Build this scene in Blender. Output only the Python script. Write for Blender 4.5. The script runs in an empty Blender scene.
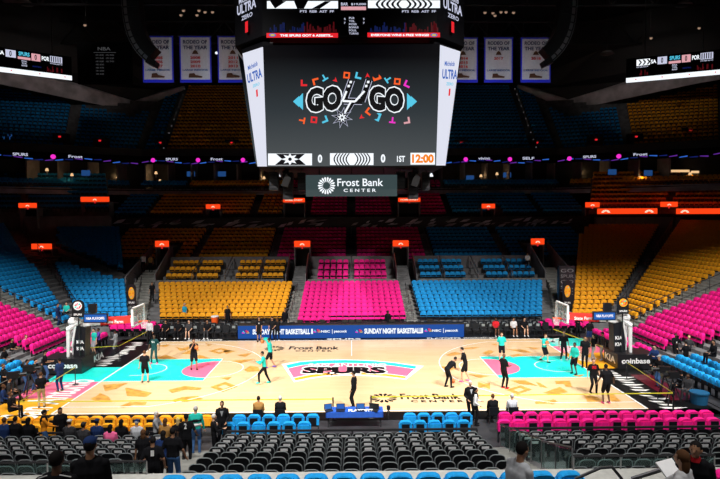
import bpy, bmesh, math, random
import numpy as np
from mathutils import Vector, Matrix
random.seed(7)
C = bpy.context.scene.collection
S = bpy.context.scene
PI = math.pi
# ------------------------------------------------------------ camera
F, CX, CY, CZ, YAW, PIT, ROL = 550.5, 0.039, -33.8, 9.42, 0.0152, 0.042, -0.0043
def view_axes():
    cy, sy = math.cos(YAW), math.sin(YAW); cp, sp = math.cos(PIT), math.sin(PIT)
    right = Vector((cy, -sy, 0)); fwd = Vector((sy*cp, cy*cp, -sp)); up = right.cross(fwd)
    cr, sr = math.cos(ROL), math.sin(ROL)
    return right*cr + up*sr, up*cr - right*sr, fwd
RGT, UP, FWD = view_axes()
cam_data = bpy.data.cameras.new('camera'); cam = bpy.data.objects.new('camera', cam_data); C.objects.link(cam)
cam_data.sensor_width = 36; cam_data.lens = F*36/720; cam_data.clip_end = 400
M = Matrix((RGT, UP, -FWD)).transposed().to_4x4(); M.translation = (CX, CY, CZ); cam.matrix_world = M
S.camera = cam
def W(px, py, X=None, Y=None, Z=None):
    "a pixel of the photograph and one known world coordinate give the world point"
    r = FWD + RGT*((px-360)/F) - UP*((py-239.5)/F)
    if Z is not None: t = (Z-CZ)/r.z
    elif Y is not None: t = (Y-CY)/r.y
    else: t = (X-CX)/r.x
    return Vector((CX+r.x*t, CY+r.y*t, CZ+r.z*t))
def pix(p):
    d = Vector(p)-Vector((CX, CY, CZ)); z = d.dot(FWD)
    if z <= .1: return (-999, -999, z)
    return (360+F*d.dot(RGT)/z, 239.5-F*d.dot(UP)/z, z)
# ------------------------------------------------------------ world, lights, exposure
wd = bpy.data.worlds.new('world'); S.world = wd; wd.use_nodes = True
wd.node_tree.nodes['Background'].inputs[0].default_value = (.30, .38, .60, 1)
wd.node_tree.nodes['Background'].inputs[1].default_value = 0.010
S.view_settings.view_transform = 'Standard'; S.view_settings.look = 'None'
S.view_settings.exposure = 0.0; S.view_settings.gamma = 1
def spot(loc, to, power, deg, blend=.8, col=(1, .97, .93), r=.5):
    l = bpy.data.lights.new('court_or_fill_spotlight', 'SPOT'); l.energy = power; l.spot_size = math.radians(deg); l.spot_blend = blend
    l.color = col; l.shadow_soft_size = r
    o = bpy.data.objects.new('court_or_fill_spotlight', l); C.objects.link(o); o.location = loc
    o.rotation_euler = (Vector(to)-Vector(loc)).to_track_quat('-Z', 'Y').to_euler()
for sx in (-1, 1):
    spot((sx*16, -25, 29), (sx*1, 3.0, 0), 54000, 43.5, .6)
    spot((sx*22, -24, 29), (sx*14, 3.0, 0), 46000, 45.5, .6)
    spot((sx*12, -12, 31), (sx*9, -1, 0), 6000, 76, .8)
    spot((sx*12, 4, 31), (sx*9, -2, 0), 11000, 58, .9)
    spot((sx*6, -26, 30), (sx*6, -13, 0), 19000, 62, .8)
    spot((sx*13, -14, 30), (sx*24, 3, 2), 34000, 46, .9)
    spot((sx*9, -31, 21), (sx*9, -22, 3), 3200, 110, .9)  # added fill that brightens the people in the near rows
    spot((sx*26, 20, 33), (sx*44, 47, 27.5), 1800, 44, 1, (1, .9, .85))  # added fill aimed at the grey corner walls, not a court lamp
# ------------------------------------------------------------ materials
def mat(name, col, rough=.6, metal=0, noise=0, scale=6, emit=0, spec=None, col2=None):
    m = bpy.data.materials.new(name); m.use_nodes = True; nt = m.node_tree; b = nt.nodes['Principled BSDF']
    c = (*col, 1); b.inputs['Base Color'].default_value = c
    b.inputs['Roughness'].default_value = rough; b.inputs['Metallic'].default_value = metal
    if spec is not None: b.inputs['Specular IOR Level'].default_value = spec
    if emit:
        b.inputs['Emission Color'].default_value = c; b.inputs['Emission Strength'].default_value = emit
        b.inputs['Base Color'].default_value = (0.004, .004, .004, 1); b.inputs['Specular IOR Level'].default_value = .05
    if noise or col2:
        tc = nt.nodes.new('ShaderNodeTexCoord'); n = nt.nodes.new('ShaderNodeTexNoise'); n.inputs['Scale'].default_value = scale
        nt.links.new(tc.outputs['Object'], n.inputs['Vector'])
        r = nt.nodes.new('ShaderNodeValToRGB'); r.color_ramp.elements[0].position = .35; r.color_ramp.elements[1].position = .65
        a = col if col2 else tuple(v*(1-noise) for v in col); bb = col2 if col2 else tuple(min(1, v*(1+noise)) for v in col)
        r.color_ramp.elements[0].color = (*a, 1); r.color_ramp.elements[1].color = (*bb, 1)
        nt.links.new(n.outputs['Fac'], r.inputs[0])
        nt.links.new(r.outputs[0], b.inputs['Emission Color' if emit else 'Base Color'])
    return m
MT = {}
MT['concrete'] = mat('concrete', (.16, .16, .165), .85, noise=.25, scale=1.5)
MT['step'] = mat('step_concrete', (.26, .26, .24), .8, noise=.15, scale=2)
MT['darkfloor'] = mat('dark_floor', (.03, .03, .035), .5, noise=.3, scale=1)
MT['dark'] = mat('dark_paint', (.012, .012, .014), .6, noise=.2)
MT['wallgrey'] = mat('grey_wall', (.20, .19, .20), .8, noise=.15, scale=1)
MT['black'] = mat('black_plastic', (.012, .012, .014), .35)
MT['seatblack'] = mat('seat_plastic', (.007, .008, .011), .42, noise=.2, spec=.3)
MT['rim'] = mat('rim_highlight_towel_grey', (.24, .27, .28), .3)  # pale grey paints the highlight on the black seats' edges; towels share it
MT['card'] = mat('white_card', (.95, .95, .97), .5, noise=.03)
MT['metal'] = mat('metal', (.35, .35, .36), .35, .9)
MT['rail'] = mat('rail', (.05, .05, .055), .4, .6)
MT['whitepaint'] = mat('white_paint', (.8, .8, .8), .5, noise=.03)
MT['blue'] = mat('blue_shirt', (.0, .30, .72), .8, noise=.12, scale=9)
MT['pink'] = mat('pink_shirt', (.90, .0, .25), .8, noise=.10, scale=9)
MT['yellow'] = mat('yellow_shirt', (1, .40, .005), .8, noise=.10, scale=9)
MT['orange_sign'] = mat('orange_sign', (1, .055, .008), .5, emit=1.1)
MT['sign_white'] = mat('sign_white', (1, .8, .6), .5, emit=1.0)
MT['screenwhite'] = mat('screen_white', (.78, .80, .92), .5, emit=.95)
MT['screenblack'] = mat('screen_black', (.003, .003, .004), .6, spec=.05)
MT['glass'] = mat('glass', (.05, .07, .07), .05)
MT['court_line'] = mat('court_line_paint', (.93, .92, .88), .3, noise=.02)
MT['teal'] = mat('teal_paint', (.015, .72, .62), .3, noise=.05)
MT['pinkpaint'] = mat('pink_paint', (.93, .16, .28), .3, noise=.04)
MT['yelpaint'] = mat('yellow_paint', (.95, .42, .02), .3, noise=.04)
MT['gold'] = mat('gold_stain', (.62, .30, .06), .3, noise=.25, scale=3)
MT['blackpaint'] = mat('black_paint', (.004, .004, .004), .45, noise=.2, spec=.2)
def emi(name, col, e=1): MT[name] = mat(name, col, .5, emit=e); return MT[name]
emi('e_red', (.9, .02, .03), .9); emi('e_blue', (.05, .22, .75), .7); emi('e_cyan', (.1, .65, .9), .9); emi('e_orange', (1, .12, .02), 1)
emi('e_mag', (.9, .03, .6), 1); emi('e_pink', (.9, .45, .5), .8); emi('e_navy', (.01, .02, .16), .6); emi('e_warm', (1, .62, .30), .9)
emi('e_amber', (1, .25, .0), .95); emi('e_grey', (.5, .5, .55), .3); emi('e_dim', (.22, .012, .02), .3); emi('e_dimtv', (.02, .09, .30), .6); emi('e_dimblue', (.01, .02, .12), .5); emi('e_lav', (.75, .78, 1), .75)
emi('e_purple', (.2, .04, .5), .5); emi('e_white', (.9, .95, 1), 1.1); emi('e_tblue', (.03, .13, .55), .9); emi('e_yellow', (.9, .7, .1), .7)
# gradient screen: dark at the top, slate at the bottom (the picture the screen shows)
def screen_mat():
    m = bpy.data.materials.new('main_screen_picture'); m.use_nodes = True; nt = m.node_tree; b = nt.nodes['Principled BSDF']
    b.inputs['Base Color'].default_value = (.002, .002, .002, 1); b.inputs['Roughness'].default_value = .7; b.inputs['Specular IOR Level'].default_value = .02
    tc = nt.nodes.new('ShaderNodeTexCoord'); sp = nt.nodes.new('ShaderNodeSeparateXYZ'); nt.links.new(tc.outputs['Object'], sp.inputs[0])
    mr = nt.nodes.new('ShaderNodeMapRange'); mr.inputs[1].default_value = 12.2; mr.inputs[2].default_value = 17.6
    nt.links.new(sp.outputs[2], mr.inputs[0]); r = nt.nodes.new('ShaderNodeValToRGB')
    r.color_ramp.elements[0].color = (.075, .085, .09, 1); r.color_ramp.elements[1].color = (.001, .001, .002, 1)
    e = r.color_ramp.elements.new(.5); e.color = (.028, .036, .042, 1)
    nt.links.new(mr.outputs[0], r.inputs[0]); nt.links.new(r.outputs[0], b.inputs['Emission Color']); b.inputs['Emission Strength'].default_value = 1
    return m
MT['mainscreen'] = screen_mat()
def wood_mat():
    m = bpy.data.materials.new('maple_floor'); m.use_nodes = True; nt = m.node_tree; b = nt.nodes['Principled BSDF']
    tc = nt.nodes.new('ShaderNodeTexCoord'); br = nt.nodes.new('ShaderNodeTexBrick'); nt.links.new(tc.outputs['Object'], br.inputs['Vector'])
    br.inputs['Scale'].default_value = 1; br.inputs['Brick Width'].default_value = 2.4; br.inputs['Row Height'].default_value = .30
    br.inputs['Mortar Size'].default_value = .004
    br.inputs['Color1'].default_value = (.80, .56, .32, 1); br.inputs['Color2'].default_value = (.75, .51, .28, 1); br.inputs['Mortar'].default_value = (.6, .4, .2, 1)
    n = nt.nodes.new('ShaderNodeTexNoise'); n.inputs['Scale'].default_value = 2; mp = nt.nodes.new('ShaderNodeMapping'); mp.inputs['Scale'].default_value = (.5, 8, 1)
    nt.links.new(tc.outputs['Object'], mp.inputs[0]); nt.links.new(mp.outputs[0], n.inputs['Vector'])
    mx = nt.nodes.new('ShaderNodeMixRGB'); mx.blend_type = 'OVERLAY'; mx.inputs[0].default_value = .15
    nt.links.new(br.outputs['Color'], mx.inputs[1]); nt.links.new(n.outputs['Fac'], mx.inputs[2]); nt.links.new(mx.outputs[0], b.inputs['Base Color'])
    b.inputs['Roughness'].default_value = .22; b.inputs['Coat Weight'].default_value = .08
    return m
MT['wood'] = wood_mat()
# ------------------------------------------------------------ mesh helpers
class MB:
    def __init__(s): s.v = []; s.f = []; s.m = []
    def add(s, vs, fs, m=0):
        n = len(s.v); s.v += [tuple(v) for v in vs]
        for f in fs: s.f.append([i+n for i in f]); s.m.append(m)
    def box(s, c, d, m=0, rz=0, rx=0):
        x, y, z = d[0]/2, d[1]/2, d[2]/2
        vs = [Vector((a*x, b*y, e*z)) for a in (-1, 1) for b in (-1, 1) for e in (-1, 1)]
        R = Matrix.Rotation(rz, 3, 'Z') @ Matrix.Rotation(rx, 3, 'X')
        s.add([R@v+Vector(c) for v in vs], [(0, 1, 3, 2), (4, 6, 7, 5), (0, 4, 5, 1), (2, 3, 7, 6), (0, 2, 6, 4), (1, 5, 7, 3)], m)
        return s
    def mm(s, a, b, m=0):
        return s.box([(a[i]+b[i])/2 for i in range(3)], [abs(b[i]-a[i]) for i in range(3)], m)
    def tube(s, p, q, r1, r2=None, n=8, m=0):
        p, q = Vector(p), Vector(q); r2 = r1 if r2 is None else r2
        d = (q-p); d = d.normalized() if d.length > 1e-6 else Vector((0, 0, 1))
        a = d.orthogonal().normalized(); b = d.cross(a)
        vs = []
        for c, r in ((p, r1), (q, r2)):
            for k in range(n): t = 2*PI*k/n; vs.append(c+(a*math.cos(t)+b*math.sin(t))*r)
        fs = [(k, (k+1) % n, n+(k+1) % n, n+k) for k in range(n)]+[tuple(range(n-1, -1, -1)), tuple(range(n, 2*n))]
        s.add(vs, fs, m); return s
    def ell(s, c, r, m=0, n=10, k=7, R=None, cut=None):
        vs = []; c = Vector(c); R = R or Matrix.Identity(3)
        for i in range(1, k):
            ph = PI*i/k
            for j in range(n):
                t = 2*PI*j/n; vs.append(c+R@Vector((r[0]*math.sin(ph)*math.cos(t), r[1]*math.sin(ph)*math.sin(t), r[2]*math.cos(ph))))
        vs += [c+R@Vector((0, 0, r[2])), c+R@Vector((0, 0, -r[2]))]; N = len(vs)
        fs = []
        for i in range(k-2):
            for j in range(n): fs.append((i*n+j, i*n+n+j, i*n+n+(j+1) % n, i*n+(j+1) % n))
        for j in range(n): fs.append((N-2, j, (j+1) % n)); fs.append((N-1, (k-2)*n+(j+1) % n, (k-2)*n+j))
        s.add(vs, fs, m); return s
    def prism(s, pts, off, m=0):
        "closed outline of 3-D points extruded by a vector"
        n = len(pts); o = Vector(off); P = [Vector(p) for p in pts]
        s.add(P+[p+o for p in P], [tuple(range(n-1, -1, -1)), tuple(range(n, 2*n))]+[(k, (k+1) % n, n+(k+1) % n, n+k) for k in range(n)], m); return s
    def quad(s, a, b, c, d, m=0): s.add([a, b, c, d], [(0, 1, 2, 3)], m); return s
    def mesh(s, name, mats):
        me = bpy.data.meshes.new(name); me.from_pydata(s.v, [], s.f)
        for x in (mats if isinstance(mats, (list, tuple)) else [mats]): me.materials.append(MT[x] if isinstance(x, str) else x)
        me.polygons.foreach_set('material_index', s.m); me.update(); return me
    def build(s, name, mats, parent=None, smooth=False):
        me = s.mesh(name, mats)
        if smooth: me.polygons.foreach_set('use_smooth', [True]*len(me.polygons))
        o = bpy.data.objects.new(name, me); C.objects.link(o)
        if parent: o.parent = parent
        return o
def tag(o, label=None, cat=None, group=None, kind=None):
    if label: o['label'] = label
    if cat: o['category'] = cat
    if group: o['group'] = group
    if kind: o['kind'] = kind
    return o
def empty(name, loc, rz=0, label=None, cat=None, group=None):
    o = bpy.data.objects.new(name, None); C.objects.link(o); o.location = loc; o.rotation_euler = (0, 0, rz); o.empty_display_size = .1
    return tag(o, label, cat, group)
def struct(o, label=None): o['kind'] = 'structure'; return tag(o, label)
TXT = {}
def text_mesh(s, bold=0.0, shear=0.0):
    k = (s, bold, shear)
    if k not in TXT:
        cu = bpy.data.curves.new('t', 'FONT'); cu.body = s; cu.size = 1; cu.offset = bold; cu.shear = shear; cu.resolution_u = 3
        o = bpy.data.objects.new('t', cu); C.objects.link(o); dg = bpy.context.evaluated_depsgraph_get(); dg.update()
        me = bpy.data.meshes.new_from_object(o.evaluated_get(dg)); bpy.data.objects.remove(o)
        vs = np.array([v.co[:] for v in me.vertices]); fs = [list(p.vertices) for p in me.polygons]
        bpy.data.meshes.remove(me); TXT[k] = (vs, fs)
    return TXT[k]
def put_text(mb, s, org, ux, uy, m=0, bold=.0, shear=0):
    "fit the text into the parallelogram at org spanned by ux (width) and uy (height)"
    vs, fs = text_mesh(s, bold, shear)
    if not len(vs): return
    lo, hi = vs.min(0), vs.max(0); org, ux, uy = Vector(org), Vector(ux), Vector(uy)
    mb.add([org+ux*((v[0]-lo[0])/(hi[0]-lo[0]))+uy*((v[1]-lo[1])/max(1e-6, hi[1]-lo[1])) for v in vs], fs, m)
def lerp(a, b, t): return Vector(a)*(1-t)+Vector(b)*t
# ------------------------------------------------------------ the shell
MB().box((0, 12, -.35), (130, 110, .6)).build('floor', 'darkfloor')['kind'] = 'structure'
MB().box((0, 12, 38.5), (170, 130, .4)).build('ceiling', 'dark')['kind'] = 'structure'
for nm, a, b in (('wall_far', (-85, 62, -1), (85, 62.5, 38.3)), ('wall_left', (-85, -50, -1), (-84.5, 62, 38.3)), ('wall_right', (84.5, -50, -1), (85, 62, 38.3)), ('wall_near', (-85, -50.5, -1), (85, -50, 38.3))):
    struct(MB().mm(a, b).build(nm, 'dark'))
def terrace(FL, FR, BL, BR, n, base=None, m='concrete', label=None):
    mb = MB(); FL, FR, BL, BR = map(Vector, (FL, FR, BL, BR)); base = FL.z-1.2 if base is None else base
    pz = base
    for k in range(n):
        t0, t1 = k/max(1, n-1), (k+1)/max(1, n-1)
        if n == 1: t0, t1 = 0, 1
        a, b, c, d = lerp(FL, BL, t0), lerp(FR, BR, t0), lerp(FR, BR, t1), lerp(FL, BL, t1); z = a.z
        lo = base
        bot = [Vector((p.x, p.y, lo)) for p in (a, b, c, d)]; top = [Vector((p.x, p.y, z)) for p in (a, b, c, d)]
        mb.add(bot+top, [(4, 5, 6, 7), (0, 1, 5, 4), (1, 2, 6, 5), (2, 3, 7, 6), (3, 0, 4, 7)])
    return struct(mb.build('seating_terrace', m), label)
SEATS = []
def seats(kind, FL, FR, BL, BR, n, where, pitch=.52, skip=None, off=0, drop=0.0, k0=0, stag=True):
    FL, FR, BL, BR = map(Vector, (FL, FR, BL, BR))
    rnd = random.Random(where)
    for k in range(k0, n):
        t = k/max(1, n-1); a, b = lerp(FL, BL, t), lerp(FR, BR, t)
        r = (b-a); L = r.xy.length; r2 = Vector((r.x, r.y, 0)).normalized()
        bk = lerp(BL, BR, .5)-lerp(FL, FR, .5); nb = Vector((-r2.y, r2.x, 0))
        if nb.dot(bk) < 0: nb = -nb
        if n == 1: nb = Vector((-r2.y, r2.x, 0)) if off == 0 else nb
        m = max(1, int(L/pitch+.15)); fz = math.atan2(nb.x, -nb.y)  # facing -nb ; local +Y forward
        for i in range(m):
            u = (i+.5)/m
            p = lerp(a, b, u); p.z = a.z*(1-u)+b.z*u; p = p+nb*.42
            if skip and skip(p, k, i): continue
            if drop and rnd.random() < drop: continue
            SEATS.append(dict(kind=kind, p=p, rz=fz, row=k, i=i, m=m, where=where))
# far lower stand
terrace((-16.4, 10.2, .35), (16.4, 10.2, .35), (-18.9, 17.7, 2.35), (18.9, 17.7, 2.35), 10, -.05)
def farlow(kind, x0, x1, where, xb0=None, xb1=None, **k):
    seats(kind, (x0, 10.2, .35), (x1, 10.2, .35), (xb0 if xb0 else x0, 17.7, 2.35), (xb1 if xb1 else x1, 17.7, 2.35), 10, where, **k)
farlow('pink', -4.4, 4.5, 'far lower centre block', k0=0, skip=lambda p, k, i: k == 0 and p.x > -2)
farlow('yellow', -15.5, -5.6, 'far lower left block', xb0=-18.2, k0=0, skip=lambda p, k, i: k == 0)
farlow('blue', 5.7, 15.6, 'far lower right block', xb1=18.2, k0=0, skip=lambda p, k, i: k == 0)
# walkway, parapet, three-row boxes
MBs = MB(); MBs.mm((-20.5, 18.55, -.05), (20.5, 24.9, 2.45)); struct(MBs.build('cross_aisle', 'concrete'))
for (x0, x1) in ((-18.7, -6.5), (-4.2, 4.3), (6.5, 18.7)):
    struct(MB().mm((x0, 18.9, 2.4), (x1, 19.1, 3.32)).mm((x0, 18.85, 3.32), (x1, 19.15, 3.38), 1).build('parapet', ['wallgrey', 'step']))
    terrace((x0, 19.8, 2.95), (x1, 19.8, 2.95), (x0, 22.0, 4.05), (x1, 22.0, 4.05), 3, 2.3)
    struct(MB().mm((x0, 23.3, 2.4), (x1, 23.5, 5.28)).build('parapet', 'wallgrey'))
for kind, x0, x1, w in (('yellow', -18.2, -15.5, 'first'), ('yellow', -15.2, -13.1, 'second'), ('yellow', -11.4, -9.1, 'third'), ('yellow', -8.8, -6.7, 'fourth'),
                        ('pink', -3.4, -.25, 'left'), ('pink', .25, 3.5, 'right'), ('blue', 6.8, 8.9, 'first'), ('blue', 9.2, 11.3, 'second'), ('blue', 13.3, 15.5, 'third'), ('blue', 15.8, 18.2, 'fourth')):
    seats(kind, (x0, 19.8, 2.95), (x1, 19.8, 2.95), (x0, 22, 4.05), (x1, 22, 4.05), 3, w+' three-row box', pitch=.54)
for x in (-15.35, -12.2, -8.95, 0, 9.05, 12.3, 15.65):
    struct(MB().tube((x, 19.2, 2.6), (x, 19.2, 4.0), .04).tube((x, 22.8, 4.1), (x, 22.8, 5.4), .04).tube((x, 19.2, 3.95), (x, 22.8, 5.35), .05).tube((x, 19.2, 3.35), (x, 22.8, 4.75), .04).build('box_divider_rail', 'metal'))
# U1
terrace((-27, 25, 4.5), (27, 25, 4.5), (-28, 31.5, 7.15), (28, 31.5, 7.15), 8, 2.4)
def inport(p, xs, ymax): return any(a-.2 < p.x < b+.2 for a, b in xs) and p.y < ymax
TX = ((-5.9, -4.3), (4.4, 5.9), (-20.7, -19.1), (19.1, 20.6))
for kind, x0, x1, w in (('yellow', -26.5, -17.3, 'outer block above far tunnels'), ('yellow', -16.4, -9, 'inner block above far tunnels'), ('pink', -8, -.6, 'left centre block above far tunnels'),
                        ('pink', .6, 8, 'right centre block above far tunnels'), ('blue', 9, 16.3, 'inner block above the far tunnels'), ('blue', 17.3, 26.5, 'outer block above the far tunnels')):
    seats(kind, (x0, 25, 4.5), (x1, 25, 4.5), (x0, 31.5, 7.15), (x1, 31.5, 7.15), 8, w, skip=lambda p, k, i: inport(p, TX, 28.3 if abs(p.x) > 18 else 27))
# portals with orange exit signs
SG = {}
def portal(x0, x1, y, z0, z1, depth=1.3, sx0=None, sx1=None, sz=.62, where='', word=None, lit_patch=False):
    mb = MB(); t = .12
    mb.mm((x0-t, y, z0), (x0, y+depth, z1)); mb.mm((x1, y, z0), (x1+t, y+depth, z1)); mb.mm((x0-t, y, z1), (x1+t, y+depth+1.5, z1+.15))
    mb.mm((x0, y+depth-.05, z0), (x1, y+depth, z1), 1)  # black panel paints the shade of the tunnel's depth
    if lit_patch: mb.mm((x0+.1, y+depth-.12, z0), (x0+(x1-x0)*.45, y+depth-.06, z0+(z1-z0)*.45), 2)  # pale block stands in for the lit floor inside the tunnel
    struct(mb.build('tunnel_portal', ['wallgrey', 'blackpaint', 'step']))
    a, b = (sx0 or x0-.1), (sx1 or x1+.1)
    r = empty('exit_sign', ((a+b)/2, y-.06, z1+.15), 0, 'orange lit tunnel sign '+where, 'sign', 'orange signs over the tunnels')
    w = (b-a)/2
    MB().mm((-w, -.05, 0), (w, .05, sz)).build('sign_box', 'orange_sign', r)
    m2 = MB()
    if word: put_text(m2, word, (-w*.8, -.056, sz*.32), (w*1.6, 0, 0), (0, 0, sz*.36), bold=.02)
    else:  # white arch emblem
        for k in range(5):
            t0, t1 = PI*k/5+.05, PI*(k+1)/5-.05; q = sz*.36
            m2.quad(*[(math.cos(tt)*rr*1.15, -.056, sz*.25+math.sin(tt)*rr) for tt, rr in ((t0, q), (t0, q*.45), (t1, q*.45), (t1, q))])
    m2.build('lettering', 'sign_white', r)
    MB().box((0, 0, -.12), (.12, .08, .16)).build('exit_lamp', 'e_red', r)
portal(-5.8, -4.35, 23.2, 2.6, 6.15, where='over the far tunnel left of the centre block', lit_patch=True, depth=1.7)
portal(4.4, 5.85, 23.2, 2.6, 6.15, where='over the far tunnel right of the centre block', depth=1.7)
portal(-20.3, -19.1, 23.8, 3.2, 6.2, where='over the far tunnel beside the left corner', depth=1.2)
portal(19.0, 20.2, 23.8, 3.2, 6.25, where='over the far tunnel beside the right corner', depth=1.2, lit_patch=True)
# stairs and rails
def stairs(x0, x1, y0, y1, z0, z1, n, dark=False):
    mb = MB()
    for k in range(n):
        mb.mm((x0, y0+(y1-y0)*k/n, min(z0, z1)-.3), (x1, y1, z0+(z1-z0)*(k+1)/n))
    struct(mb.build('aisle_stair', 'concrete' if dark else 'step'))
def rail(pts, h=1.0, r=.03, n=4, m='rail', mid=True, name='handrail'):
    mb = MB()
    for a, b in zip(pts, pts[1:]):
        a, b = Vector(a), Vector(b); u = Vector((0, 0, h))
        mb.tube(a+u, b+u, r, n=6)
        if mid: mb.tube(a+u*.5, b+u*.5, r*.6, n=6)
        for k in range(n+1): p = lerp(a, b, k/n); mb.tube(p, p+u, r*.8, n=6)
    return struct(mb.build(name, m))
for s in (-1, 1):
    stairs(s*5.5-.0 if s > 0 else -5.5, 4.6 if s > 0 else -4.5, 10.1, 18.0, .2, 2.42, 20)
    stairs(4.5*s, 5.8*s, 18.9, 23.2, 2.5, 4.3, 11, True)
    rail([(5.05*s, 10.6, .5), (5.05*s, 17.6, 2.3)], .9, .025, 5)
    for x in (4.4, 6.3):
        struct(MB().prism([(x*s, 19.2, 2.5), (x*s, 19.2, 3.9), (x*s, 22.9, 5.6), (x*s, 22.9, 4.2)], (.06*s, 0, 0)).tube((x*s, 19.2, 3.95), (x*s, 22.9, 5.65), .05, m=1).build('stair_wall', ['wallgrey', 'metal']))
    # corner stairs beside the far stand
    mb = MB()
    for k in range(22):
        t = k/22; y0 = 10.0+12.6*t; xa = 16.5+(19.0-16.5)*min(1, t*1.5); z = .25+4.0*t
        mb.mm((xa*s, y0, -.05), ((xa+1.9)*s, y0+.62, z))
    struct(mb.build('aisle_stair', 'step'))
    rail([(17.6*s, 10.8, .4), (19.9*s, 18.5, 2.9)], .95, .03, 6)
    struct(MB().prism([(18.75*s, 19.0, 2.4), (18.75*s, 19.0, 4.0), (18.95*s, 24.0, 6.2), (18.95*s, 24.0, 4.2)], (.1*s, 0, 0)).build('stair_wall', 'wallgrey'))
    struct(MB().prism([(20.95*s, 17.5, 1.8), (20.95*s, 17.5, 3.9), (21.4*s, 26, 6.5), (21.4*s, 26, 3.0)], (.12*s, 0, 0)).build('stair_wall', 'wallgrey'))
    for y0, y1, z0, z1, x in ((25, 31.5, 4.6, 7.3, 8.5), (25, 31.5, 4.6, 7.3, 16.85), (25, 31.5, 4.6, 7.3, 26.9)):
        stairs(s*x-.4, s*x+.4, y0, y1, z0, z1, 14, True); rail([(s*x, y0, z0), (s*x, y1, z1)], .9, .025, 6)
rail([(0, 25, 4.6), (0, 31.5, 7.2)], .9, .025, 6)
# mural wall behind U1 with pale shapes
mb = MB().mm((-29, 32.6, 6.4), (29, 32.9, 9.35))
rr = random.Random(3)
for k in range(90):
    x = rr.uniform(-28, 28); z = rr.uniform(8.2, 9.0); w = rr.uniform(.2, .9); h = rr.uniform(.05, .3)
    mb.prism([(x-w, 32.57, z-h), (x+w*.3, 32.57, z-h*.6), (x+w, 32.57, z+h), (x-w*.2, 32.57, z+h*.5)], (0, .03, 0), 1+(k % 2))
struct(mb.build('wall_mural', ['dark', MT.setdefault('mural_a', mat('mural_pale', (.6, .55, .62), .8)), MT.setdefault('mural_b', mat('mural_grey', (.35, .32, .36), .8))]))
# U2
terrace((-29, 33.7, 9.3), (29, 33.7, 9.3), (-29, 38.4, 11.5), (29, 38.4, 11.5), 6, 9.0, 'concrete')
TX2 = ((-17.9, -16.2), (16.8, 18.5), (-8.3, -5.2), (5.2, 8.3))
for kind, x0, x1, w in (('blue', -29, -25.2, 'far'), ('yellow', -24.6, -12.5, 'f'), ('yellow', -11.5, -8.5, 'f'), ('pink', -5, -.5, 'f'), ('pink', .5, 5, 'f'), ('pink', 8.6, 11.7, 'f'), ('blue', 12.5, 23, 'f'), ('blue', 23.8, 29, 'f')):
    seats(kind, (x0, 33.7, 9.3), (x1, 33.7, 9.3), (x0, 38.4, 11.5), (x1, 38.4, 11.5), 6, 'upper club tier', skip=lambda p, k, i: inport(p, TX2, 36))
def portalpx(px0, px1, y0, y1, Y, h, where, word=None, lit_patch=False):
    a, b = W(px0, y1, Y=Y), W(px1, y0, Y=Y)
    portal(a.x, b.x, Y, a.z-h, a.z, 1.2, where=where, word=word, sz=b.z-a.z, lit_patch=lit_patch)
portalpx(207, 219.5, 205.5, 210, 33.2, 2.4, 'over the upper tunnel in the left yellow tier', lit_patch=True)
portalpx(482.5, 494, 205, 209.5, 33.2, 2.4, 'over the upper tunnel in the right blue tier', lit_patch=True)
portalpx(284, 304, 199.3, 203.5, 33.0, 2.8, 'under the name board at its left corner', word='HOME SWEET')
portalpx(399, 419.5, 199, 203, 33.0, 2.8, 'under the name board at its right corner', word='HOME SWEET')
portalpx(82, 108.5, 198, 203, 33.6, 2.8, 'widest of the orange signs in the left stands')
portalpx(20, 36, 204.3, 209, 31.5, 2.4, 'high at the left edge of the picture')
portalpx(586, 598.5, 203.5, 208.5, 33.2, 2.0, 'just left of the long orange fascia', lit_patch=True)
portalpx(661, 676.5, 203, 208, 33.0, 2.6, 'between the two long orange fascias')
portalpx(33, 51, 245, 250.5, 25.5, 3.2, 'at the top of the stairs in the left blue stand')
# long orange fascias on the right
for (x0, x1, w) in ((597.5, 657.5, 'left'), (676.5, 735, 'right')):
    a, b = W(x0, 214, Y=31.8), W(x1, 208.3, Y=31.8)
    r = empty('orange_fascia', (a.x, 31.8, a.z), 0, 'long orange lit fascia strip over the right yellow stand, the '+w+' one', 'sign', 'long orange fascias')
    MB().mm((0, 0, 0), (b.x-a.x, .1, b.z-a.z)).build('fascia_strip', 'orange_sign', r)
    m2 = MB()
    for u in (1.0, b.x-a.x-1.0):
        for k in range(5):
            t0, t1 = PI*k/5+.05, PI*(k+1)/5-.05
            m2.quad(*[(u+math.cos(tt)*rr_*1.5, -.01, .14+math.sin(tt)*rr_) for tt, rr_ in ((t0, .36), (t0, .16), (t1, .16), (t1, .36))])
    m2.build('emblem', 'sign_white', r)
    struct(MB().mm((a.x, 32, a.z-3.4), (b.x+2, 32.3, a.z)).build('wall_upper_right', 'wallgrey'))
    struct(MB().mm((a.x, 31.9, a.z-.4), (b.x+2, 34, a.z-.02)).build('fascia_slab', 'dark'))
struct(MB().mm((-50, 32, 6.3), (-28.5, 32.3, 9.6)).build('wall_upper_left', 'wallgrey'))
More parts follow.
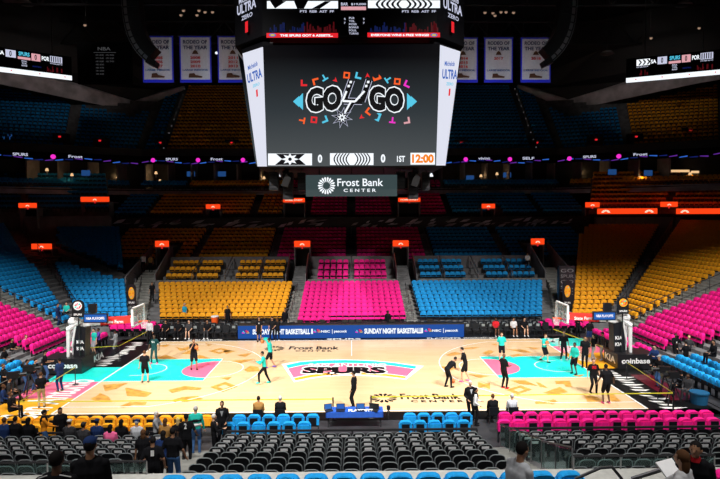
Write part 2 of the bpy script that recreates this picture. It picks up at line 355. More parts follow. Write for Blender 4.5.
# suite level
PATH = [(-62, 25), (-44, 33), (-28, 41), (28, 41), (44, 33), (62, 25)]
def along(off, z0, z1, name, m, th=.2, slope=0):
    mb = MB(); P = []
    for (x, y) in PATH:
        k = 0 if abs(x) < 30 else (.55 if x > 0 else -.55); P.append(Vector((x+k*off, y+off, 0)))
    for a, b in zip(P, P[1:]):
        mb.prism([a+Vector((0, 0, z0)), b+Vector((0, 0, z0)), b+Vector((0, slope, z1)), a+Vector((0, slope, z1))], (0, th, 0))
    return struct(mb.build(name, m)), P
MT['lightpanel'] = mat('light_grey_panel', (.62, .58, .62), .7, noise=.25, scale=.7)
along(-1.5, 12.35, 13.2, 'wall_club', 'lightpanel', slope=.9)
along(3.5, 12.5, 17.8, 'wall_suites', 'dark')
along(0, 17.62, 18.6, 'wall_deck_front', 'dark')
mb = MB()
for a, b in zip(PATH, PATH[1:]):
    mb.prism([(a[0], a[1]-1.2, 12.9), (b[0], b[1]-1.2, 12.9), (b[0], b[1]+3.6, 12.9), (a[0], a[1]+3.6, 12.9)], (0, 0, .12))
    mb.prism([(a[0], a[1], 17.3), (b[0], b[1], 17.3), (b[0], b[1]+22, 17.3), (a[0], a[1]+22, 17.3)], (0, 0, .3))
struct(mb.build('suite_floor', 'dark'))
for k in range(-13, 14):
    x = k*3.1; y = 41 if abs(x) < 28 else 41-(abs(x)-28)*.5
    struct(MB().mm((x-.1, y+.6, 13), (x+.1, y+3.4, 17.3)).build('suite_partition', 'wallgrey'))
for kind, x0, x1 in (('blue', -28, -22), ('yellow', -21.5, -9), ('pink', -8, -5), ('pink', 10, 12), ('blue', 12.5, 28)):
    seats(kind, (x0, 39.6, 13.05), (x1, 39.6, 13.05), (x0, 40.4, 13.4), (x1, 40.4, 13.4), 2, 'suite seats')
for sx, kind in ((-1, 'blue'), (1, 'yellow')):
    seats(kind, (sx*29, 39.2, 13.05), (sx*46, 30.8, 13.05), (sx*29.4, 40, 13.4), (sx*46.4, 31.6, 13.4), 2, 'suite seats')
# warm lamps, screens and counters in the suites
rr = random.Random(11)
for i, (px, py, kind) in enumerate([(47, 171, 'w'), (72, 176, 'w'), (86, 173, 's'), (124, 174, 'w'), (156, 174, 'w'), (191, 174, 's'), (222, 174, 's'), (264, 179, 'w'), (470, 178, 's'), (481, 177, 'w'), (497, 175, 'w'), (507, 175, 's'), (575, 176, 'w'), (580, 174, 'w'), (612, 172, 's'),
                                 (648, 173, 's'), (3, 180, 'b'), (640, 179, 'w'), (700, 172, 'l'), (680, 171, 'l'), (690, 175, 'w'), (98, 132, 's2'), (107, 134, 's2'), (596, 135, 's2'), (8, 137, 'b'), (441, 178, 'w'), (160, 182, 'w'), (117, 178, 'w')]):
    Y = {'s2': 46, 'b': 39}.get(kind, 42.8)
    if abs(px-360) > 250 and kind != 's2': Y = 37
    p = W(px, py, Y=Y)
    if kind == 'w':
        r = empty('wall_lamp', p, 0, 'small warm lamp glowing in a suite', 'lamp', 'warm lamps in the suites')
        MB().tube((0, 0, 0), (0, 0, .35), .22, .12, 10).build('lamp_shade', 'e_warm', r); MB().tube((0, 0, -.5), (0, 0, 0), .05).build('stem', 'metal', r)
        r['label'] = 'small warm lamp glowing in a suite below the ribbon board'
        l = bpy.data.lights.new('lamp_glow', 'POINT'); l.energy = 14; l.color = (1, .6, .25); l.shadow_soft_size = .2
        lo = bpy.data.objects.new('lamp_glow', l); C.objects.link(lo); lo.location = p+Vector((0, -.5, .2))
    else:
        w, h = (1.1, .7) if kind != 'l' else (2.4, .3)
        r = empty('wall_screen', p, 0, 'small lit screen on a wall of the dark upper levels', 'screen', 'small screens in the suites')
        MB().box((0, 0, 0), (w+.1, .1, h+.1)).build('screen_frame', 'black', r)
        MB().box((0, -.06, 0), (w, .02, h)).build('screen_panel', 'e_grey' if kind == 's2' else ('e_warm' if kind == 'l' else 'e_dimtv'), r)
# ribbon board
P = [Vector((x, y-.25, 0)) for x, y in PATH]
rb = empty('ribbon_board', (0, 0, 0), 0, 'dark LED ribbon board with pink dots and purple waves round the upper deck', 'screen')
mb = MB()
for a, b in zip(P, P[1:]): mb.prism([a+Vector((0, 0, 16.55)), b+Vector((0, 0, 16.55)), b+Vector((0, 0, 17.6)), a+Vector((0, 0, 17.6))], (0, .2, 0))
mb.build('board_panel', 'screenblack', rb)
wv, dt, wt = MB(), MB(), MB()
for si, (a, b) in enumerate(zip(P, P[1:])):
    d = (b-a); L = d.length; d.normalize(); nn = Vector((d.y, -d.x, 0))*.03
    if nn.y > 0: nn = -nn
    for k in range(int(L/1.1)):
        u = k*1.1; z = 16.7+.22*math.sin(k*.8); p = a+d*u+nn+Vector((0, 0, z))
        wv.prism([p, p+d*.9+Vector((0, 0, .12*math.cos(k))), p+d*.9+Vector((0, 0, .12*math.cos(k)+.16)), p+Vector((0, 0, .1))], (0, .01, 0), k % 3)
    for k in range(int(L/6)):
        c = a+d*(k*6+1.5)+nn*1.5+Vector((0, 0, 17.05)); dt.prism([c+d*math.cos(t)*.3+Vector((0, 0, math.sin(t)*.3)) for t in [2*PI*j/10 for j in range(10)]], (0, .01, 0))
        c = a+d*(k*6+3.2)+nn*1.5+Vector((0, 0, 17.0))
        w = ['SPURS', 'Frost', 'vivint', 'SELF', 'H-E-B'][k % 5]; put_text(wt, w, c, d*1.6, Vector((0, 0, .35)), bold=.02)
wv.build('wave_pattern', ['e_purple', 'e_tblue', 'e_navy'], rb); dt.build('dot_pattern', 'e_mag', rb); wt.build('lettering', 'e_lav', rb)
# upper deck
terrace((-28, 41.2, 18), (28, 41.2, 18), (-30, 57, 30), (30, 57, 30), 20, 17.6)
UD = [('blue', -28, -26), ('yellow', -25, -10.6), ('pink', -9.6, -.5), ('pink', .5, 9.6), ('blue', 10.6, 24.6), ('blue', 25.8, 28)]
for kind, x0, x1 in UD:
    seats(kind, (x0, 41.2, 18), (x1, 41.2, 18), (x0*1.06, 57, 30), (x1*1.06, 57, 30), 20, 'upper deck', pitch=.56)
def wl(px):   # lower edge of the grey corner wall
    q = px if px < 351 else 702-px
    return 84+(112-84)*q/134 if q < 134 else 112-22*(q-134)/48
for s in (-1, 1):
    A, B, D, E_ = (s*28, 41.2, 18), (s*62, 25, 18), (s*30, 57, 30), (s*84, 46, 30)
    terrace(A, B, D, E_, 20, 17.6)
    for u0, u1 in ((.02, .22), (.25, .5), (.53, .8)):
        seats('blue' if s < 0 or u0 < .2 else 'yellow', lerp(A, B, u0), lerp(A, B, u1), lerp(D, E_, u0), lerp(D, E_, u1), 20, 'upper deck corner', pitch=.58,
              skip=lambda p, k, i: (lambda q: q[1] < wl(q[0])+3 or q[0] < -110 or q[0] > 830)(pix(p+Vector((0, 0, .9)))))
    # grey wall closing the corner
    q = (lambda x: x) if s < 0 else (lambda x: 702-x)
    dy = 0 if s < 0 else -1.5
    lo = [W(q(-40), 76, Y=36), W(q(0), 84+dy, Y=41), W(q(134), 112+dy, Y=53), W(q(184), 89+dy, Y=55.5)]
    hi = [W(q(-40), 50, Y=36), W(q(0), 66+dy, Y=41), W(q(72), 82+dy, Y=47.5), W(q(134), 101+dy, Y=53), W(q(164), 90+dy, Y=55), W(q(184), 86+dy, Y=55.5)]
    mb = MB(); mb.prism(lo+hi[::-1], (0, .3, 0)); 
    struct(mb.build('wall_corner', 'lightpanel'))
    struct(MB().prism([p+Vector((0, .5, 0)) for p in hi]+[Vector((hi[-1].x, hi[-1].y+.5, 38)), Vector((hi[0].x, hi[0].y+.5, 38))], (0, .3, 0)).build('wall_above_corner', 'dark'))
# red exit lamps and tunnel mouths in the upper deck
for px, py in ((61, 137), (161, 143), (101, 141), (232, 143), (537, 143), (595, 140), (635, 137), (689, 131), (461, 143), (30, 160), (430, 144)):
    p = W(px, py, Y=43 if 130 < px < 570 else 38); 
    r = empty('exit_lamp', p, 0, 'tiny red exit lamp above a dark tunnel mouth in the upper deck', 'lamp', 'red exit lamps of the upper deck')
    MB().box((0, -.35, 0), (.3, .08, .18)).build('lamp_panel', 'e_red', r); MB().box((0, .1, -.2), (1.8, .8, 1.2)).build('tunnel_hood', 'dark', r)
# tiny white step lights up the aisles
for s in (-1, 1):
    for x in (25.4, 10.1):
        for k in range(1, 20, 2):
            p = Vector((s*x*(1+.06*k/19), 41.2+.83*k, 18+.632*k+.2))
            tag(MB().box(p, (.1, .1, .1)).build('step_light', 'e_grey'), 'tiny step light dotting an upper deck aisle', 'light', 'step lights on the upper aisles')
# ---------------- end stands (both sides)
for s, kA, kB, side in ((1, 'yellow', 'yellow', 'right'), (-1, 'blue', 'blue', 'left')):
    v = lambda x, y, z: (s*x, y, z)
    # corner wedge
    A, B, D, E_ = v(18.1, 10.3, .4), v(20.9, 10.3, .4), v(27.5, 31.4, 7.4), v(37.0, 31.4, 7.4)
    terrace(v(17.8, 10.0, .3), v(22.3, 10.0, .3), v(27.2, 31.3, 7.35), v(38.5, 31.3, 7.35), 28, -.05)
    if s > 0: sk = lambda p, k, i: (lambda q: q[0] < 574+max(0, (245-q[1])*.65))(pix(p+Vector((0, 0, .9))))
    else: sk = lambda p, k, i: (lambda q: (q[1] > 243+(q[0]-55)*.375-1 and q[1] < 252+(q[0]-55)*.30+6) or q[0] < 57)(pix(p+Vector((0, 0, .9))))
    if s > 0: seats(kA, A, B, D, E_, 28, side+' corner stand', skip=sk)
    else: seats(kA, A, v(21.9, 10.3, .4), D, v(37, 31.4, 7.4), 28, side+' corner stand', skip=sk)
    # big end block
    A, B, D, E_ = v(21.6, 10.9, .9), v(21.6, 8.3, .9), v(38.9, 31.6, 7.9), v(39.6, 14.3, 7.9)
    terrace(v(21.4, 11.2, .85), v(21.4, 7.4, .85), v(38.9, 31.8, 7.9), v(39.6, 13.2, 7.9), 27, -.05)
    sk = (lambda p, k, i: (lambda q: q[0] > 830)(pix(p))) if s > 0 else (lambda p, k, i: (lambda q: q[0] < -110 or q[0] > 16+(q[1]-240)*.74)(pix(p+Vector((0, 0, .9)))))
    seats(kB, A, B, D, E_, 27, 'upper '+side+' end stand', skip=sk)
    # pink end block
    terrace(v(19.7, 8.2, .3), v(19.7, -.6, .3), v(31.5, 8.2, 5.0), v(31.5, -.6, 5.0), 21, -.05)
    terrace(v(21.6, -.6, .95), v(21.6, -16, .95), v(31.5, -.6, 5.0), v(31.5, -16, 5.0), 18, -.05)
    seats('pink', v(19.9, 5.7, .35), v(19.9, 1.4, .35), v(21.0, 5.9, .85), v(21.0, 1.6, .85), 3, 'short front rows, '+side+' end')
    sko = lambda p, k, i: (lambda q: q[0] < -110 or q[0] > 830)(pix(p))
    seats('pink', v(21.5, 6.6, 1.0), v(21.5, .1, 1.0), v(31.2, 6.4, 4.9), v(31.2, -.2, 4.9), 18, 'pink block, '+side+' end', skip=sko)
    rail([v(21.2, 8.0, 1.0), v(31, 8.3, 4.9)], .95, .03, 9, mid=False)
    rail([v(21.2, 7.0, 1.0), v(31, 7.0, 4.9)], .7, .025, 9, mid=False)
    mb = MB()
    for k in range(26): t = k/26; mb.mm((s*(19.8+11.4*t), 6.9, -.05), (s*(20.3+11.4*t), 9.0+5*t, .35+4.75*t))
    struct(mb.build('aisle_stair', 'step' ))
    # U2 corner
    A, B, D, E_ = v(29.5, 34.2, 10.1), v(46, 32.6, 10.1), v(31.5, 38.2, 14.2), v(52, 36, 14.2)
    terrace(A, B, D, E_, 8, 9.4)
    for u0, u1 in ((.02, .55), (.6, 1)):
        seats('blue' if s < 0 else 'yellow', lerp(A, B, u0), lerp(A, B, u1), lerp(D, E_, u0), lerp(D, E_, u1), 8, 'upper club tier corner', skip=sko)
    rail([v(22.2, 11.6, 1.0), v(38.5, 31.5, 7.9)], .9, .03, 16, mid=True)
# diagonal concrete wall in the left corner
a, b = W(53, 246, Y=27), W(136, 279, Y=19.5); a2, b2 = W(53, 262, Y=27), W(136, 283, Y=19.5)
struct(MB().prism([a, b, b2, a2], (.0, .25, 0)).build('stair_wall', 'wallgrey'))
rail([a, b], .5, .03, 10, mid=False)
# blue courtside rows at both ends
for s, side in ((1, 'right'), (-1, 'left')):
    v = lambda x, y, z: (s*x, y, z)
    terrace(v(18.0, -.9, .0), v(18.0, -9, .0), v(20.3, -.9, .10), v(20.3, -9, .10), 4, -.05, 'darkfloor')
    for k, x in enumerate((18.15, 19.05, 19.95)):
        y0 = -1.2
        seats('blue', v(x, y0, .05+.05*k), v(x, -8.4, .05+.05*k), v(x+.5, y0, .05+.05*k), v(x+.5, -8.4, .05+.05*k), 2, 'courtside %s row, %s end' % (('first', 'second', 'third')[k], side), pitch=.56,
              skip=lambda p, kk, i: kk > 0)
# draped corner chairs behind the baskets
for s, side in ((1, 'right'), (-1, 'left')):
    v = lambda x, y, z: (s*x, y, z)
    for k, (x0, x1, y) in enumerate(((14.8, 19.0, 8.9), (15.6, 19.4, 9.6))):
        seats('pink', v(x0, y, .02+.12*k), v(x1, y, .02+.12*k), v(x0, y+.5, .02+.12*k), v(x1, y+.5, .02+.12*k), 2, 'far corner %s row, %s side' % (('front', 'back')[k], side), pitch=.58, skip=lambda p, kk, i: kk > 0)
    for k, x in enumerate((17.6, 18.4)):
        for y0, y1 in ((7.0, 3.6), (2.4, .6)):
            seats('pink', v(x, y0, .02), v(x, y1, .02), v(x+.5, y0, .02), v(x+.5, y1, .02), 2, 'baseline %s row, %s, %s side' % (('front', 'back')[k], 'far part' if y0 > 5 else 'near part', side), pitch=.58, skip=lambda p, kk, i: kk > 0)
# far courtside bench chairs
for x0, x1, w in ((-15.5, -8.9, 'left team bench'), (8.8, 15.6, 'right team bench')):
    for k, y in enumerate((8.42, 9.2)):
        seats('bench', (x0, y, .02), (x1, y, .02), (x0, y+.5, .02), (x1, y+.5, .02), 2, w+(', front row', ', back row')[k], pitch=.6, skip=lambda p, kk, i: kk > 0)
seats('bench', (-8.2, 9.2, .02), (8.2, 9.2, .02), (-8.2, 9.7, .02), (8.2, 9.7, .02), 2, 'row behind the scorers table', pitch=.62, skip=lambda p, kk, i: kk > 0)
# ---------------- near side
terrace((-24, -13.0, .46), (24, -13.0, .46), (-24, -18.67, 1.73), (24, -18.67, 1.73), 8, -.05, 'concrete')
Lt, Ct, Rt = 'near left block', 'near centre block', 'near right block'
def near(x0, x1, w, **k): seats('black', (x0, -12.9, .46), (x1, -12.9, .46), (x0*.97, -18.57, 1.73), (x1*.97, -18.57, 1.73), 8, w, pitch=.53, **k)
sn = lambda p, k, i: (lambda q: q[0] < -110 or q[0] > 830)(pix(p))
near(-22, -6.9, Lt, skip=sn)
near(-4.75, 4.75, Ct)
near(6.1, 22, Rt, skip=lambda p, k, i: (lambda q: q[0] > 830 or (q[0] < 572 and q[1] > 462))(pix(p)))
for x0, x1 in ((-6.8, -4.85), (4.85, 6.0)):
    mb = MB()
    for k in range(16): mb.mm((x0, -12.75-.355*k, 0), (x1, -18.9, .38+.09*k))
    struct(mb.build('aisle_stair', 'step'))
MT['panelgrey'] = mat('pale_grey_panel', (.55, .53, .56), .7, noise=.2, scale=1)
MT['ledge'] = mat('pale_ledge', (.50, .50, .47), .8, noise=.08)
struct(MB().mm((-24, -20.9, 0), (24, -19.75, 2.80)).build('ledge_wall', 'ledge'))
struct(MB().mm((-24, -19.8, 0), (24, -19.3, 1.74)).build('cross_aisle', 'concrete'))
terrace((-24, -20.9, 2.7), (24, -20.9, 2.7), (-24, -21.8, 3.02), (24, -21.8, 3.02), 2, 0)
terrace((-24, -23.6, 3.8), (24, -23.6, 3.8), (-24, -24.4, 4.2), (24, -24.4, 4.2), 2, 0)
terrace((-24, -25.0, 4.77), (24, -25.0, 4.77), (-24, -34, 8.2), (24, -34, 8.2), 12, 0)
NR = []
for x in np.arange(-9.2, 9.3, .56): NR.append(x)
def nrow(kind, x0, x1, w): seats(kind, (x0, -21.9, 3.08), (x1, -21.9, 3.08), (x0, -22.5, 3.08), (x1, -22.5, 3.08), 2, w, pitch=.58, skip=lambda p, kk, i: kk > 0)
nrow('blue', -4.0, 4.9, 'ledge row at the picture bottom'); nrow('yellow', -7.85, -7.2, 'ledge at the bottom left corner'); nrow('pink', 7.65, 8.25, 'ledge at the bottom right corner')
# front rows along the near sideline
def frow(kind, x0, x1, w):
    for k, (y, z) in enumerate(((-9.95, .02), (-10.85, .04))):
        sh = .28 if k else 0
        seats(kind, (x0-sh, y, z), (x1-sh, y, z), (x0-sh, y-.5, z), (x1-sh, y-.5, z), 2, w+(', first row', ', second row')[k], pitch=.56, skip=lambda p, kk, i: kk > 0)
frow('yellow', -16.4, -5.9, 'near sideline, left run'); frow('blue', -5.1, -1.35, 'near sideline, centre left run'); frow('blue', 2.2, 5.2, 'near sideline, centre right run'); frow('pink', 6.3, 15.6, 'near sideline, right run')
# low dark barrier between the front rows and the stand
for x0, x1 in ((-18, -6.7), (-4.9, 4.95), (6.1, 18)):
    b = MB().mm((x0, -12.45, 0), (x1, -12.3, .82)).mm((x0, -12.5, .98), (x1, -12.42, 1.05), 1)
    for x in np.arange(x0, x1+.01, (x1-x0)/8): b.mm((x-.03, -12.48, .8), (x+.03, -12.44, 1.0), 1)
    struct(b.build('low_barrier', ['dark', 'rail']))
struct(MB().mm((-18, -12.9, 0), (18, -8.75, .012)).build('floor_apron', 'darkfloor'))
# ------------------------------------------------------------ seats
def outline(w, z0, z1, rad, n=4):
    pts = [(-w/2, z0)]
    for k in range(n+1): t = PI-PI/2*k/n; pts.append((-w/2+rad+rad*math.cos(t), z1-rad+rad*math.sin(t)))
    for k in range(n+1): t = PI/2-PI/2*k/n; pts.append((w/2-rad+rad*math.cos(t), z1-rad+rad*math.sin(t)))
    return pts+[(w/2, z0)]
def slab(mb, w, z0, z1, rad, y, th, tilt=.18, m=0, n=4, bulge=0):
    pts = [Vector((x, y-(z-z0)*tilt, z)) for x, z in outline(w, z0, z1, rad, n)]
    mb.prism(pts, (0, th, 0), m)
    if bulge:   # soft front face
        c = sum(pts, Vector())/len(pts)+Vector((0, th+bulge, 0)); k = len(mb.v); mb.v.append(tuple(c)); N = len(pts); b0 = k-2*N
        mb.f.pop(-(N+1)); mb.m.pop()
        for i in range(N): mb.f.append([b0+N+i, b0+N+(i+1) % N, k]); mb.m.append(m)
# black seat of the near stand, local +Y faces the court
def seat_parts():
    d = {}
    b = MB(); slab(b, .47, .42, .90, .15, -.20, .045, .20, n=6); 
    # raised rim round the back shell, its highlight put into the colour
    o = outline(.47, .42, .90, .15, 6); 
    for (x0, z0), (x1, z1) in zip(o, o[1:]):
        b.tube((x0, -.20-(z0-.42)*.2, z0), (x1, -.20-(z1-.42)*.2, z1), .016, n=5, m=1)
    d['backrest'] = b.mesh('backrest', ['seatblack', 'rim'])
    b = MB(); b.prism([Vector((x, -.06+(z-.36)*.10, z)) for x, z in outline(.42, .36, .72, .12, 4)], (0, .09, 0)); d['seat'] = b.mesh('seat', 'seatblack')
    yb = lambda z: -.20-(z-.42)*.2-.012
    b = MB(); b.prism([(-.12, yb(.74), .74), (.12, yb(.74), .74), (.12, yb(.825), .825), (-.12, yb(.825), .825)], (0, -.012, 0)); d['card'] = b.mesh('card', 'card')
    for s in (-1, 1):
        b = MB(); b.mm((s*.238-.018, -.2, 0), (s*.238+.018, -.12, .55)); b.mm((s*.238-.02, -.2, .55), (s*.238+.02, .16, .59)); d['arm%d' % s] = b.mesh('armrest', 'seatblack')
    return d
SP = seat_parts()
def cover(kind):
    b = MB()
    lo = .34 if kind == 'pink' else .50
    slab(b, .48, lo, .97, .15, -.21, .20, .16, n=3, bulge=.05)
    b.mm((-.252, -.17, .60), (-.2, -.05, .80)); b.mm((.2, -.17, .60), (.252, -.05, .80))   # the sleeves
    return b
def draped(kind, var):
    "a shirt pulled over a courtside chair: bulky, uneven hem, open middle at the back"
    r = random.Random(var*7+3); b = MB()
    lo = .42+.05*r.random()
    slab(b, .52, .50, .95, .16, -.25, .20, .12, n=5, bulge=.05)
    # the back falls open: cloth only down the two sides, uneven
    for x0, x1 in ((-.27, -.15), (.15, .27)): b.mm((x0, -.31, lo+.12*r.random()), (x1, -.24, .86))
    b.prism([(-.25, -.315, .84), (.25, -.315, .84), (.2, -.325, .92), (.08, -.33, .95), (-.08, -.33, .95), (-.2, -.325, .92)], (0, .06, 0))
    if var == 2: b.mm((-.2, -.35, .55), (.2, -.27, .86))
    b.mm((-.272, -.24, .52), (-.22, -.06, .80)); b.mm((.22, -.24, .52), (.272, -.06, .80))
    return b.mesh('shirt_cover', kind)
def chairbody():
    b = MB(); b.mm((-.22, -.2, .42), (.22, -.12, .70)); b.prism([(-.22, -.14, .40), (.22, -.14, .40), (.22, -.02, .66), (-.22, -.02, .66)], (0, .07, .0)); b.mm((-.25, -.2, 0), (-.22, -.1, .55)); b.mm((.22, -.2, 0), (.25, -.1, .55)); return b
COV = {k: cover(k) for k in ('blue', 'pink', 'yellow')}; BODY = chairbody()
COVM = {k: COV[k].mesh('shirt_cover', k) for k in COV}; BODYM = BODY.mesh('stadium_seat', 'seatblack')
DB = chairbody(); DB.mm((-.16, -.335, .50), (.16, -.27, .85)); DBODY = DB.mesh('chair_frame', 'seatblack')
DRP = {k: [draped(k, v) for v in range(3)] for k in COV}
def benchchair():
    b = MB(); slab(b, .5, .48, 1.0, .1, -.22, .07, .12, n=3); m1 = b.mesh('backrest', 'seatblack')
    b = MB(); b.mm((-.25, -.2, .42), (.25, .25, .50)); m2 = b.mesh('seat', 'seatblack')
    b = MB(); 
    for x in (-.22, .22):
        for y in (-.17, .2): b.mm((x-.015, y-.015, 0), (x+.015, y+.015, .42))
    m3 = b.mesh('legs', 'rail')
    b = MB(); b.mm((-.12, -.155, .72), (.12, -.148, .92)); m4 = b.mesh('towel', 'rim')
    return m1, m2, m3, m4
BCH = benchchair()
def ordn(n): return {1: 'first', 2: 'second', 3: 'third', 4: 'fourth', 5: 'fifth', 6: 'sixth', 7: 'seventh', 8: 'eighth', 9: 'ninth', 10: 'tenth', 11: 'eleventh', 12: 'twelfth'}.get(n, '%dth' % n if n % 10 not in (1, 2, 3) or n in (11, 12, 13) else '%d%s' % (n, {1: 'st', 2: 'nd', 3: 'rd'}[n % 10]))
def instance(me_root, kids, s, name, label, cat, group):
    if me_root is None: r = bpy.data.objects.new(name, None); r.empty_display_size = .1
    else: r = bpy.data.objects.new(name, me_root)
    C.objects.link(r); r.location = s['p']; r.rotation_euler = (0, 0, s['rz']); tag(r, label, cat, group)
    for n, me in kids:
        c = bpy.data.objects.new(n, me); C.objects.link(c); c.parent = r
    return r
def stuff_mesh(name, lst, unit_parts, mats, label, cat):
    vs, fs, ms = [], [], []; U = []
    for (b, mi) in unit_parts: U.append((np.array(b.v), b.f, mi))
    n0 = 0; V = []
    for s in lst:
        c, q = math.cos(s['rz']), math.sin(s['rz']); R = np.array([[c, q, 0], [-q, c, 0], [0, 0, 1]])
        for (v, f, mi) in U:
            V.append(v@R+np.array(s['p'])); fs += [[i+n0 for i in ff] for ff in f]; ms += [mi]*len(f); n0 += len(v)
    me = bpy.data.meshes.new(name); me.from_pydata(np.concatenate(V).tolist(), [], fs)
    for m in mats: me.materials.append(MT[m])
    me.polygons.foreach_set('material_index', ms); me.update()
    o = bpy.data.objects.new(name, me); C.objects.link(o); tag(o, label, cat, None, 'stuff'); return o
vis = []
for s in SEATS:
    q = pix(s['p']+Vector((0, 0, .8))); s['d'] = q[2]; s['q'] = q
    s['in'] = -14 < q[0] < 734 and -10 < q[1] < 500; vis.append(s)
cnt = {}
for kind in ('black', 'blue', 'pink', 'yellow', 'bench'):
    L = sorted([s for s in vis if s['kind'] == kind], key=lambda s: (not s['in'], s['d']))
    cnt[kind] = len(L); nin = sum(t['in'] for t in L); k_ = min(295, nin); ind, rest = L[:k_], [t for t in L[k_:] if t['q'][2] > 3 and (kind != 'bench')]
    for s in ind:
        # unique words for every seat: row counted from the court, place counted along the row as seen
        rows = [t for t in L if t['in'] and t['where'] == s['where'] and t['row'] == s['row']]; rows.sort(key=lambda t: t['q'][0])
        j = rows.index(s)+1; s['lab'] = (s['row']+1, j, len(rows))
    for n_, s in enumerate(ind):
        r_, j, m = s['lab']; wh = s['where']
        pos = '%s from left' % ordn(j) if j <= (m+1)//2 else '%s from right' % ordn(m-j+1)
        single = any(w in wh for w in ('run ', 'run', 'lone', 'ledge', 'courtside', 'corner front', 'corner back', 'baseline', 'bench', 'behind the'))
        where = wh if single else '%s, %s row' % (wh, ordn(r_))
        if kind == 'black':
            kids = [('backrest', SP['backrest']), ('seat', SP['seat']), ('armrest', SP['arm-1']), ('armrest', SP['arm1'])]
            if s['row'] < 4: kids.append(('card', SP['card']))
            instance(None, kids, s, 'folding_seat', 'black folding seat, %s, %s' % (where, pos), 'seat', 'black seats of the near stand')
        elif kind == 'bench':
            kids = [('backrest', BCH[0]), ('seat', BCH[1]), ('legs', BCH[2])]
            if n_ % 3: kids.append(('towel', BCH[3]))
            instance(None, kids, s, 'bench_chair', 'black padded chair, %s, %s' % (wh, pos), 'chair', 'padded chairs along the far sideline')
        else:
            dr = single
            me = DRP[kind][n_ % 3] if dr else COVM[kind]
            lab = '%s covered seat, %s, %s' % (kind, where, pos)
            instance(DBODY if dr else BODYM, [('shirt_cover', me)], s, '%s_draped_chair' % kind if dr else '%s_covered_seat' % kind, lab, 'chair' if dr else 'seat', '%s shirt covered seats' % kind)
    if rest:
        if kind == 'black':
            b = MB(); slab(b, .47, .42, .90, .15, -.20, .045, .20); b.prism([(-.2, -.06, .36), (.2, -.06, .36), (.2, -.03, .72), (-.2, -.03, .72)], (0, .09, 0)); stuff_mesh('black_seats', rest, [(b, 0)], ['seatblack'], 'remaining black folding seats at the back of the near stand', 'seats')
        else: stuff_mesh('%s_seats' % kind, rest, [(COV[kind], 0), (BODY, 1)], [kind, 'seatblack'], 'remaining %s shirt covered seats filling the far stands and upper decks' % kind, 'seats')
print('SEATS', cnt, len(SEATS))
# ------------------------------------------------------------ the court
court = empty('basketball_court', (0, 0, 0), 0, 'pale maple basketball court with teal lanes, pink circles and a painted centre logo', 'court')
MB().mm((-14.4, -7.7, 0), (14.4, 7.7, .03)).build('wood_deck', 'wood', court)
ZL = .034
def flat(mb, pts, m=0, z=ZL): mb.prism([Vector((p[0], p[1], z)) for p in pts], (0, 0, .002), m)
def P0(px, py): p = W(px, py, Z=.03); return (p.x, p.y)
def ring(mb, cx, cy, r, w, a0, a1, m=0, z=ZL, n=40):
    for k in range(n):
        t0, t1 = a0+(a1-a0)*k/n, a0+(a1-a0)*(k+1)/n
        flat(mb, [(cx+math.cos(t)*q, cy+math.sin(t)*q) for t, q in ((t0, r-w), (t0, r), (t1, r), (t1, r-w))][::-1], m, z)
for s, side in ((-1, 'left'), (1, 'right')):
    b = MB(); flat(b, [(s*8.53, -2.44), (s*14.33, -2.44), (s*14.33, 2.44), (s*8.53, 2.44)][::s]); b.build('painted_lane', 'teal', court)
    b = MB(); n = 20
    flat(b, [(s*(8.58+1.83*math.sin(PI*k/n)), -1.83*math.cos(PI*k/n)) for k in range(n+1)][::s], 0, ZL+.004)
    b.build('painted_half_circle', 'pinkpaint', court)
L = MB(); w = .06; ZZ = ZL+.008
def line(x0, y0, x1, y1): flat(L, [(min(x0, x1), min(y0, y1)), (max(x0, x1), min(y0, y1)), (max(x0, x1), max(y0, y1)), (min(x0, x1), max(y0, y1))], 0, ZZ)
line(-14.38, 7.6, 14.38, 7.68); line(-14.38, -7.68, 14.38, -7.6)
line(-.03, 2.9, .03, 7.62); line(-.03, -7.62, .03, -2.6)
for s in (-1, 1):
    line(s*14.3, -7.62, s*14.4, 7.62); line(s*8.5, -2.44, s*8.56, 2.44)
    line(s*8.5, 2.40, s*14.33, 2.44); line(s*8.5, -2.44, s*14.33, -2.40)
    a = math.asin(6.71/7.24)
    c0 = 0 if s < 0 else PI
    ring(L, s*12.75, 0, 7.24, w, c0-a, c0+a, 0, ZZ); line(s*10.03, 6.68, s*14.33, 6.74); line(s*10.03, -6.74, s*14.33, -6.68)
    ring(L, s*8.53, 0, 1.83, w, c0-PI/2, c0+PI/2, 0, ZZ, 24); ring(L, s*12.75, 0, 1.3, w, c0-PI/2, c0+PI/2, 0, ZZ, 20)
    line(s*12.75, 1.24, s*13.2, 1.3); line(s*12.75, -1.3, s*13.2, -1.24)
L.build('line_marking', 'court_line', court)
G = MB()
